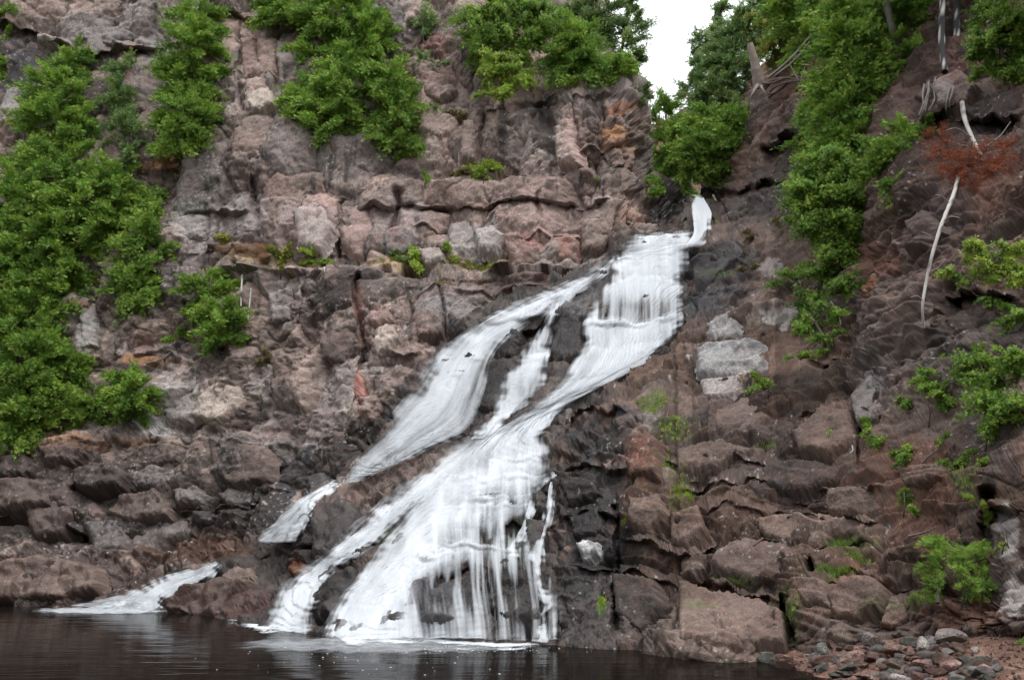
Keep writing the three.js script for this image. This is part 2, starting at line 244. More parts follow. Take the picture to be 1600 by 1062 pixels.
const cliff = sheet('cliff', {
  label: 'fractured brown and pink rock cliff on the left and behind the falls',
  u0: -330, u1: 1075, v0: -170, v1: 975, step: 1.75, base: [[0.2, 0.15, 0.13], [0.345, 0.262, 0.228], [0.09, 0.074, 0.069]], patches: cliffPatches, lich: 0.9,
  pts: [[-330, 940, 39], [-330, 400, 42], [-330, -170, 45], [0, 948, 36.6], [0, 830, 38], [0, 700, 40], [0, 400, 42], [0, 0, 44], [0, -170, 45], [130, 965, 34.5], [250, 965, 33], [250, 850, 36], [250, 700, 38.4], [250, 560, 39.6], [250, 300, 41], [250, 0, 43], [250, -170, 44],
    [400, 950, 32.5], [420, 850, 33.4], [450, 740, 34.6], [450, 600, 36.6], [450, 430, 37.5], [450, 250, 39.3], [450, 0, 42], [450, -170, 43], [560, 760, 33], [600, 650, 33.8], [660, 560, 34.6], [620, 430, 36.4], [720, 480, 35.6], [700, 250, 38.3], [700, 0, 41], [700, -170, 42.5],
    [850, 440, 35.6], [850, 300, 37.2], [850, 150, 38.4], [850, 0, 42], [960, 400, 35.8], [1000, 350, 36.4], [1000, 200, 37.6], [1000, 120, 39.5], [1012, 0, 46], [1040, 300, 39], [1070, 200, 44.5], [1075, 350, 38.4], [1070, 100, 48], [800, 560, 36], [700, 700, 35], [700, 900, 33], [900, 700, 37], [1050, 500, 38], [1000, 900, 36]],
  poly: [[-330, -170], [940, -170], [950, 60], [985, 130], [1012, 142], [1018, 200], [1030, 270], [1066, 300], [1075, 372], [1000, 480], [800, 620], [700, 760], [560, 830], [430, 975], [-330, 975]],
  ledges: [ // line, recess above it, recess below it, ramp, fade
    [[[430, 418], [530, 420], [620, 428], [700, 432], [780, 422], [870, 424], [965, 402]], 1.3, 0, 6, 70], [[[520, 292], [640, 278], [760, 288], [880, 276], [1025, 268]], 0.9, 0, 8, 60],
    [[[560, 322], [700, 312], [850, 316], [960, 305]], 0, 0.8, 4, 40], [[[-200, 20], [0, 36], [60, 52], [130, 84], [215, 62], [260, 70]], 0.3, 1.6, 5, 60], [[[330, 0], [430, 42], [520, 40]], 0, 0.7, 4, 60],
    [[[740, 175], [800, 158], [860, 148], [1010, 140]], 0.5, 0.4, 5, 40], [[[200, 552], [250, 545], [300, 560]], 1.1, 0.3, 5, 30], [[[60, 480], [150, 470]], 0.9, 0, 5, 30], [[[-100, 690], [0, 705], [90, 690], [200, 676], [330, 690], [470, 690]], 1.4, 0.4, 8, 60],
    [[[-60, 800], [0, 806], [60, 800], [130, 832], [160, 828]], 0.2, 2.2, 5, 24], [[[108, 752], [150, 768], [210, 758]], 0.2, 1.8, 4, 22], [[[0, 870], [120, 862], [260, 855], [400, 866]], 1.0, 0.3, 8, 40], [[[260, 790], [330, 795], [420, 780]], 0.8, 0.6, 4, 20],
    [[[280, 390], [340, 385], [430, 396]], 0.8, 0.7, 5, 26], [[[960, 228], [1000, 232], [1025, 230]], 0.3, 0.9, 3, 14], [[[850, 246], [940, 222]], 0.3, 0.4, 3, 16], [[[270, 330], [330, 322], [400, 330]], 0.2, 0.8, 4, 26], [[[560, 520], [620, 556], [660, 552]], 0.2, 0.7, 4, 20], [[[300, 600], [380, 596]], 0.5, 0, 4, 20],
    [[[640, 350], [720, 356], [780, 348]], 0.2, 0.5, 3, 18], [[[800, 372], [860, 366], [930, 360]], 0.2, 0.4, 3, 18], [[[990, 345], [1030, 352]], 0.2, 0.9, 3, 14], [[[640, 450], [740, 455], [860, 446]], 0.3, 0.3, 4, 22]],
  joints: [[[[372, 60], [376, 175]], 0.6, 6], [[[432, 50], [430, 150]], 0.6, 6], [[[900, 150], [896, 230]], 0.5, 5], [[[945, 150], [948, 260]], 0.5, 5], [[[840, 150], [862, 215]], 0.7, 14], [[[560, 430], [570, 540], [550, 640]], 0.7, 9], [[[640, 440], [640, 520]], 0.5, 7], [[[625, 290], [615, 380]], 0.6, 10],
    [[[535, 300], [530, 410]], 0.5, 6], [[[395, 270], [400, 350]], 0.7, 12], [[[150, 400], [152, 560]], 0.5, 8], [[[755, 160], [748, 260]], 0.5, 6], [[[690, 440], [695, 540]], 0.4, 6], [[[980, 300], [985, 390]], 0.4, 5], [[[840, 300], [850, 400]], 0.3, 6], [[[470, 440], [480, 560]], 0.5, 9]],
  relief: (u, v, p) => ({ big: 0.95, mid: 0.72, small: 0.8, rough: 0.4, tall: v < 420 ? 1.6 : 1.15, strata: v > 680 ? 0.25 : 0.12, dip: 0.08, layer: 1.5 }),
  wet: (u, v) => (v + noiseEdge(u, v) > 770 && u > 60 && u < 520) || polyDist([[380, 850], [520, 770], [560, 690], [650, 600], [760, 500]], u, v) + noiseEdge(u, v) < 32 || (v + noiseEdge(u, v) > 850 && u > 120) || (u > 1010 && v > 280 && v + noiseEdge(u, v) > 320),
});

// --- the bed of the falls
const bed = sheet('rock_bed', {
  label: 'dark wet rock staircase under the white falls',
  u0: 90, u1: 1150, v0: 296, v1: 1026, step: 1.75, base: [[0.06, 0.05, 0.047], [0.105, 0.082, 0.072], C.black], lich: -1, tuck: 0.35,
  patches: [[880, 530, 45, 40, 'black', 0.9], [790, 520, 40, 35, 'black', 0.9], [760, 590, 40, 40, 'black', 0.85], [640, 730, 90, 26, 'brown', 0.85], [560, 770, 60, 26, 'tan', 0.5], [520, 785, 30, 14, 'pink', 0.5], [540, 840, 60, 30, 'black', 0.8], [340, 820, 60, 20, 'wetbrown', 0.8], [330, 860, 90, 18, 'wetbrown', 0.7],
    [340, 940, 90, 34, [0.075, 0.04, 0.034], 0.85], [450, 870, 70, 34, 'black', 0.75], [470, 890, 16, 16, 'rust', 0.8], [690, 950, 100, 50, 'slate', 0.6], [800, 840, 40, 60, [0.045, 0.055, 0.04], 0.7], [604, 842, 14, 14, 'moss', 0.7], [820, 760, 26, 26, [0.04, 0.05, 0.03], 0.7], [900, 620, 60, 16, 'grey', 0.6], [870, 650, 40, 14, 'grey', 0.5], [930, 420, 50, 40, 'slate', 0.6], [900, 480, 50, 14, 'grey', 0.6], [1100, 420, 40, 60, 'black', 0.8], [720, 660, 50, 16, 'dark', 0.6]],
  pts: [[985, 385, 34.6], [1088, 375, 34.4], [1030, 378, 34.5], [1080, 318, 37.8], [1112, 318, 37.8], [1095, 300, 38.4], [1095, 370, 35.4], [1130, 380, 34], [1070, 470, 31.4], [1120, 450, 32], [930, 450, 32.6], [880, 540, 30.2], [1000, 540, 29.4], [1040, 550, 28.8], [960, 410, 34.8], [780, 495, 32.4], [700, 560, 32.8], [640, 620, 32.4], [760, 600, 30.2], [870, 610, 27.6], [900, 645, 26.3],
    [850, 690, 25], [700, 700, 27.6], [600, 700, 30.6], [545, 757, 30.2], [640, 750, 27], [500, 800, 28.6], [480, 850, 27.6], [410, 850, 31.6], [350, 890, 31.6], [230, 930, 33], [110, 960, 34.6], [300, 965, 30.4], [420, 910, 28], [850, 800, 22.4], [700, 830, 23.6], [600, 850, 24.6], [500, 900, 25.8], [410, 983, 24.4], [850, 900, 20.6], [700, 900, 21.8], [850, 1012, 19], [700, 1008, 19.6], [560, 1004, 20.6], [480, 1000, 21.8], [900, 1014, 18.9], [900, 800, 22.3], [920, 700, 24.6], [1060, 640, 27]],
  poly: [[100, 962], [230, 925], [340, 880], [400, 846], [470, 790], [535, 742], [590, 670], [640, 598], [700, 540], [790, 470], [900, 425], [950, 404], [985, 376], [1074, 370], [1076, 312], [1114, 312], [1112, 365], [1140, 380], [1140, 480], [1090, 510], [1060, 570], [960, 650], [915, 690], [905, 1024], [380, 1020], [300, 975]],
  ledges: [[[[915, 512], [990, 516], [1075, 500]], 0.5, 0.7, 5, 40], [[[862, 516], [915, 508]], 0.5, 0.9, 4, 34], [[[905, 550], [980, 556], [1040, 545]], 0.8, 0, 8, 40], [[[760, 512], [830, 505], [880, 470]], 0.3, 0.9, 5, 44], [[[740, 560], [800, 568], [860, 560]], 0.6, 0.4, 5, 34], [[[935, 450], [1000, 446], [1072, 440]], 0.4, 0.4, 4, 26],
    [[[965, 420], [1080, 410]], 0.3, 0.3, 4, 20], [[[690, 690], [760, 668], [830, 650]], 0.5, 0.5, 5, 28], [[[700, 760], [780, 756], [860, 756]], 0.5, 0.6, 5, 30], [[[690, 806], [760, 802], [870, 806]], 0.5, 0.7, 4, 34], [[[640, 882], [720, 878], [840, 884]], 0.6, 0.7, 5, 34], [[[770, 728], [860, 724]], 0.3, 0.4, 4, 20], [[[470, 855], [560, 838], [640, 800]], 0.2, 0.8, 5, 30], [[[240, 905], [350, 892], [440, 900]], 0.5, 0.3, 5, 24], [[[380, 862], [480, 858]], 0.4, 0.5, 4, 24]],
  relief: (u, v) => ({ big: 0.5, mid: 0.75, small: 0.8, rough: 0.8, strata: 0.34, dip: -0.06, layer: 0.85 }),
  wet: (u, v) => !(polyDist([[520, 790], [600, 730], [680, 700]], u, v) + noiseEdge(u, v) * 0.7 < 22),
});

// --- the slope on the right
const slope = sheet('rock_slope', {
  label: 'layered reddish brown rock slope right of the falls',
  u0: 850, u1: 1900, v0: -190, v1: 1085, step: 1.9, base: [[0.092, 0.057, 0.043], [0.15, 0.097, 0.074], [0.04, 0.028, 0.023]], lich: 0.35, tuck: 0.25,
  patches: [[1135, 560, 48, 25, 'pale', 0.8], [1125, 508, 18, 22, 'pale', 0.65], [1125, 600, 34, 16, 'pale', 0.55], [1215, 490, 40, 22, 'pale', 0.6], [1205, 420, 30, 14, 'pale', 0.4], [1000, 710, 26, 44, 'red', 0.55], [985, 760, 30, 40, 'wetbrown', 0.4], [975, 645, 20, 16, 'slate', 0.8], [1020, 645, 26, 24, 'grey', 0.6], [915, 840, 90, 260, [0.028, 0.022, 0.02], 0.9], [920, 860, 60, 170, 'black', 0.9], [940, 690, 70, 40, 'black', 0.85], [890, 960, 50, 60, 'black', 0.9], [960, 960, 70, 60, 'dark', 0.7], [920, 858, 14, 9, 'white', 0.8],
    [1130, 420, 60, 50, 'black', 0.85], [1100, 470, 40, 30, 'slate', 0.85], [1190, 320, 90, 40, 'dark', 0.8], [1270, 250, 50, 80, 'black', 0.8], [1230, 110, 50, 50, 'soil', 0.7], [1360, 400, 50, 40, 'soil', 0.85], [1345, 445, 20, 16, 'rust', 0.7], [1280, 745, 80, 14, [0.26, 0.14, 0.11], 0.6], [1420, 720, 90, 40, 'soil', 0.7], [1440, 800, 70, 80, 'soil', 0.5], [1330, 900, 40, 60, 'soil', 0.5], [1500, 960, 60, 40, 'soil', 0.8], [1370, 590, 30, 40, 'grey', 0.5], [1540, 640, 60, 60, 'dark', 0.6], [1500, 480, 60, 50, 'black', 0.7],  // black at the upper right caves is their shade put into the colour
    [1470, 230, 150, 230, [0.075, 0.045, 0.038], 0.75], [1490, 110, 40, 50, [0.13, 0.07, 0.06], 0.7], [1470, 140, 30, 20, 'grey', 0.7], [1540, 180, 60, 40, 'dark', 0.7], [1560, 300, 60, 60, 'soil', 0.5], [1460, 340, 60, 50, 'dark', 0.5], [1575, 830, 14, 50, 'pale', 0.5], [1570, 930, 20, 30, 'pale', 0.5], [1570, 720, 30, 40, 'dark', 0.4], [1170, 690, 110, 60, 'dark', 0.35], [1180, 740, 120, 40, 'dark', 0.4], [1140, 960, 90, 40, 'tan', 0.4], [1100, 850, 90, 20, 'tan', 0.4], [1300, 820, 60, 20, 'tan', 0.4], [1010, 620, 40, 8, 'moss', 0.7], [1050, 660, 40, 20, 'moss', 0.45], [1060, 760, 20, 40, 'moss', 0.45], [1320, 850, 50, 12, 'moss', 0.6], [1300, 890, 40, 10, 'moss', 0.6], [1370, 950, 40, 16, 'moss', 0.5], [1150, 905, 40, 10, 'moss', 0.6], [1240, 960, 20, 40, 'moss', 0.45], [1090, 950, 30, 12, 'moss', 0.5], [940, 950, 10, 20, 'moss', 0.6], [1120, 430, 30, 8, 'moss', 0.6]],  // first patch paints the tree shade over the rocks at top right
  pts: [[870, 1014, 18.9], [1000, 1020, 17.5], [1140, 1034, 15.9], [1210, 1010, 16.2], [1200, 950, 16.7], [1000, 900, 18.9], [880, 800, 21.9], [880, 900, 20.2], [1000, 750, 20.8], [890, 690, 24.2], [960, 700, 22.4], [1000, 640, 23], [1100, 600, 23.6], [1045, 560, 26.6], [1110, 520, 25.6], [1150, 450, 27.4], [1085, 490, 29.6], [1090, 430, 31.6], [1200, 400, 28.2], [1110, 375, 33.4], [1200, 360, 30], [1260, 340, 27.5], [1250, 500, 24], [1350, 500, 20.8], [1400, 600, 18.2], [1300, 700, 18.6], [1200, 700, 19.8], [1200, 800, 18.4], [1300, 850, 16.6], [1400, 800, 15.9], [1380, 960, 14.7], [1300, 960, 15.4], [1550, 900, 13.4], [1550, 960, 12.9], [1550, 700, 14.4], [1550, 500, 16], [1550, 300, 18], [1500, 150, 20.2], [1400, 300, 21], [1620, 960, 12.2], [1620, 1040, 12.5], [1500, 970, 13.7], [1500, 1030, 13.9], [1400, 1020, 14.6],
    [1300, 1030, 15.2], [1220, 1050, 16.4], [1170, 320, 34], [1120, 330, 36.4], [1250, 250, 31], [1200, 250, 34], [1250, 150, 33], [1180, 180, 37], [1300, 180, 28], [1330, 60, 29], [1400, 100, 24], [1500, 0, 23], [1600, 0, 21], [1700, 300, 15], [1900, 300, 12.5], [1900, 900, 9.5], [1750, 900, 10.8], [1900, -190, 16], [1500, -190, 26], [1250, 20, 38], [1200, -100, 44], [1080, 300, 40], [860, 1085, 17]],
  poly: [[862, 1030], [862, 700], [880, 664], [960, 604], [1042, 556], [1078, 495], [1074, 405], [1104, 378], [1126, 346], [1124, 300], [1100, 280], [1130, 220], [1170, 130], [1230, 70], [1270, -190], [1900, -190], [1900, 1060], [1620, 1040], [1545, 1025], [1490, 995], [1420, 1015], [1340, 1020], [1270, 1032], [1225, 1045], [1150, 1056], [860, 1060]],
  ledges: [[[[1060, 585], [1100, 588], [1160, 584], [1190, 574]], 0.2, 0.5, 3, 20], [[[1085, 545], [1120, 530], [1190, 526]], 0.4, 0.2, 3, 24], [[[1000, 622], [1060, 616], [1110, 625]], 0.5, 0.2, 4, 26], [[[870, 660], [940, 640], [1000, 640]], 0.4, 0.9, 5, 40], [[[870, 800], [940, 796], [980, 800]], 0.4, 0.8, 4, 30], [[[870, 720], [990, 735]], 0.3, 0.6, 4, 30],
    [[[1060, 790], [1150, 784], [1260, 800], [1300, 806], [1370, 820]], 0.6, 0.3, 4, 30], [[[1180, 815], [1260, 802], [1380, 818]], 0.3, 0.6, 4, 22], [[[960, 835], [1060, 860], [1130, 852], [1230, 848]], 0.6, 0.4, 4, 26], [[[880, 880], [1000, 892], [1080, 905], [1230, 940]], 0.7, 0.5, 4, 30], [[[1000, 715], [1120, 712], [1290, 716]], 0.4, 0.4, 4, 24], [[[1040, 755], [1200, 748], [1390, 765]], 0.3, 0.4, 4, 20], [[[1260, 850], [1350, 842], [1370, 850]], 0.4, 0.5, 4, 20], [[[1270, 900], [1380, 898]], 0.3, 0.6, 4, 22],
    [[[1240, 640], [1320, 626], [1400, 660]], 0.3, 0.5, 5, 36], [[[1410, 150], [1500, 130], [1590, 150]], 0.6, 0, 6, 40], [[[1430, 180], [1500, 165], [1600, 185]], 0, 1.8, 6, 50], [[[1470, 455], [1540, 450], [1600, 470]], 0.3, 1.6, 6, 40], [[[1260, 560], [1330, 560]], 0.4, 0.8, 5, 26], [[[1080, 460], [1160, 450], [1200, 440]], 0.3, 0.6, 4, 24], [[[1085, 415], [1180, 405]], 0.2, 0.6, 4, 24], [[[1100, 300], [1200, 280], [1280, 270]], 0.5, 1.6, 6, 60], [[[1185, 225], [1230, 205], [1300, 195]], 0.4, 3.2, 8, 80], [[[1300, 880], [1430, 900]], 0.2, 0.4, 5, 20], [[[1540, 790], [1600, 800]], 0.2, 0.9, 5, 40]],
  joints: [[[[1228, 930], [1232, 1010]], 0.9, 12], [[[1262, 860], [1266, 900]], 0.7, 10], [[[1190, 520], [1195, 590]], 0.4, 8], [[[1095, 800], [1100, 860]], 0.3, 6], [[[1345, 660], [1340, 740]], 0.4, 9], [[[1550, 760], [1545, 860], [1535, 950]], 0.5, 16], [[[960, 780], [966, 1000]], 0.5, 8]],
  relief: (u, v, p) => ({ big: 0.42, mid: 0.62, small: 1.0, rough: 0.5, strata: u < 1480 && v > 380 ? 0.34 : 0.12, dip: 0.1, layer: 0.66 }),
  wet: (u, v) => u + noiseEdge(u, v) * 1.3 < 955 || (v > 360 && v < 520 && u + v * 0.55 + noiseEdge(u, v) < 1395),
});
const backhill = sheet('hillside', {
  label: 'wooded hillside upstream beyond the top of the falls', u0: 990, u1: 1350, v0: 120, v1: 420, step: 5, base: [C.soil, C.moss, C.dark], lich: -1,
  pts: [[990, 420, 44], [1350, 420, 44], [990, 230, 62], [1100, 250, 58], [1200, 160, 58], [1350, 120, 60], [1100, 330, 47]], poly: [[990, 420], [990, 215], [1060, 190], [1130, 170], [1200, 120], [1350, 120], [1350, 420]],
  relief: () => ({ big: 1, mid: 1, small: 0.5, rough: 1.2, strata: 0 }),
});
{ // unseen banks added left, right and behind to block low sky and shade the pool
  const bank = (P, H, n, m) => {
    const cv = new THREE.CatmullRomCurve3(P.map(([x, z]) => V(x, 0, z))), pos = [], col = [], uv = [], idx = [], t = V(), c = [0, 0, 0];
    for (let j = 0; j <= m; j++) for (let i = 0; i <= n; i++) {
      const q = cv.getPointAt(i / n), h = j / m * H * (1 + 0.15 * n2(i * 0.07, 3)); cv.getTangentAt(i / n, t); const out = V(-t.z, 0, t.x), k = h * 0.32 + 1.6 * fbm(q.x * 0.12, h * 0.16, q.z * 0.12, 4);
      const p = q.addScaledVector(out, k).setY(h - 0.6), f = fbm(p.x * 0.3, p.y * 0.3, p.z * 0.3, 4); pos.push(p.x, p.y, p.z); uv.push((p.x + p.z) / 1.3, p.y / 1.3);
      c[0] = C.brown[0]; c[1] = C.brown[1]; c[2] = C.brown[2]; mixTo(c, G0, sstep(-0.2, 0.15, f + (h / H - 0.4) * 0.5)); col.push(...c);
    }
    for (let j = 0; j < m; j++) for (let i = 0; i < n; i++) { const a = j * (n + 1) + i; idx.push(a, a + 1, a + n + 1, a + 1, a + n + 2, a + n + 1); }
    tag(mesh('hillside', geo(pos, idx, col, uv), rockDry), 'wooded bank of the gorge downstream of the falls', null, null, 'structure');
  };
  const G0 = [0.04, 0.07, 0.022];
  bank([[-33, -41], [-34, -20], [-30, 4], [-22, 26], [-2, 38], [16, 30], [19, 10], [13, -5], [9.6, -9.6], [8.7, -12.5], [9.5, -16]], 21, 120, 26);
}
for (const s of [cliff, bed, slope, backhill]) console.log(s.mesh.name, s.mesh.geometry.index.count / 3);

// --- blocks that stand out of the rock: outline, how far they stand proud, colour
function block(S, P, proud, tint, k = 0.6, name = 'rock') {
  const us = P.map((p) => p[0]), vs = P.map((p) => p[1]), cx = us.reduce((a, b) => a + b) / P.length, cy = vs.reduce((a, b) => a + b) / P.length, size = Math.min(Math.max(...us) - Math.min(...us), Math.max(...vs) - Math.min(...vs));
  const st = clamp(size / 22, 1.7, 3), x0 = Math.min(...us) - 8, y0 = Math.min(...vs) - 8, nx = Math.ceil((Math.max(...us) + 8 - x0) / st), ny = Math.ceil((Math.max(...vs) + 8 - y0) / st);
  const N = S.normal(cx, cy), d0 = S.d(cx, cy, 4), h = rnd() * 100, pos = [], col = [], uv = [], idx = [], deep = [], c = [0, 0, 0], cid = hash(cx | 0, cy | 0, 1, 9), gx = gauss() * 0.6, gy = gauss() * 0.6, bevel = Math.min(S === slope ? 4 : 6, size * 0.22);
  const T1 = V(0, 1, 0).cross(N).normalize(), T2 = N.clone().cross(T1);
  proud *= S === slope ? 0.4 : 0.55; const bump = Math.min(1, proud * 3.2), o = at(cx, cy, d0).sub(EYE);
  for (let j = 0; j <= ny; j++) for (let i = 0; i <= nx; i++) {
    const u = x0 + i * st, v = y0 + j * st, e = polyDist(P, u, v) * (inPoly(P, u, v) ? 1 : -1) + 1.6 * n2(u / 9, v / 9) + 1.2 * n2(u / 4 + h, v / 4), [rx, ry] = ray(u, v), dir = V(rx, ry, -1), p = EYE.clone().addScaledVector(dir, clamp(o.dot(N) / dir.dot(N), d0 - 1.2, d0 + 1.2));
    const z = e > 0 ? Math.pow(sstep(-bevel * 0.4, bevel, e), 0.7) : lerp(0.35, -1.6, clamp(-e / 5, 0, 1)), f = sstep(-0.3, 0.6, z);
    let d = proud * z + (z > 0 ? proud * 0.5 * (gx * (u - cx) + gy * (v - cy)) / size : -0.12 * clamp(-e / 5, 0, 1));
    fracture(p.x / 0.95 + h, p.y / 0.75, p.z / 0.95, 6); d += bump * f * 0.36 * cell.v; fracture(p.x / 0.36 + h, p.y / 0.27, p.z / 0.36, 7); d += bump * f * (0.14 * cell.v + 0.07 * fbm(p.x * 3, p.y * 3, p.z * 3 + h, 4));
    d += f * 0.8 * beds(p, S.o.relief(u, v, p));
    p.addScaledVector(N, d); pos.push(p.x, p.y, p.z); uv.push(p.dot(T1) / 1.3, p.dot(T2) / 1.3); deep.push(e < -6);
    stone(c, p, cid, cell.h, S.o.base, S.o.patches, u, v, S.o.lich); if (tint) mixTo(c, C[tint] ?? tint, clamp(k * (0.75 + 0.7 * fbm(p.x * 2, p.y * 2, p.z * 2, 3)), 0, 1)); col.push(...c);
  }
  for (let j = 0; j < ny; j++) for (let i = 0; i < nx; i++) { const a = j * (nx + 1) + i, b = a + 1, e = a + nx + 1, f = e + 1; if (deep[a] && deep[b] && deep[e] && deep[f]) continue; idx.push(a, e, b, b, e, f); }
  const wet = S.o.wet?.(cx, cy);
  return mesh(name, geo(pos, idx, col, uv), wet ? rockWet : rockDry, S.mesh);
}
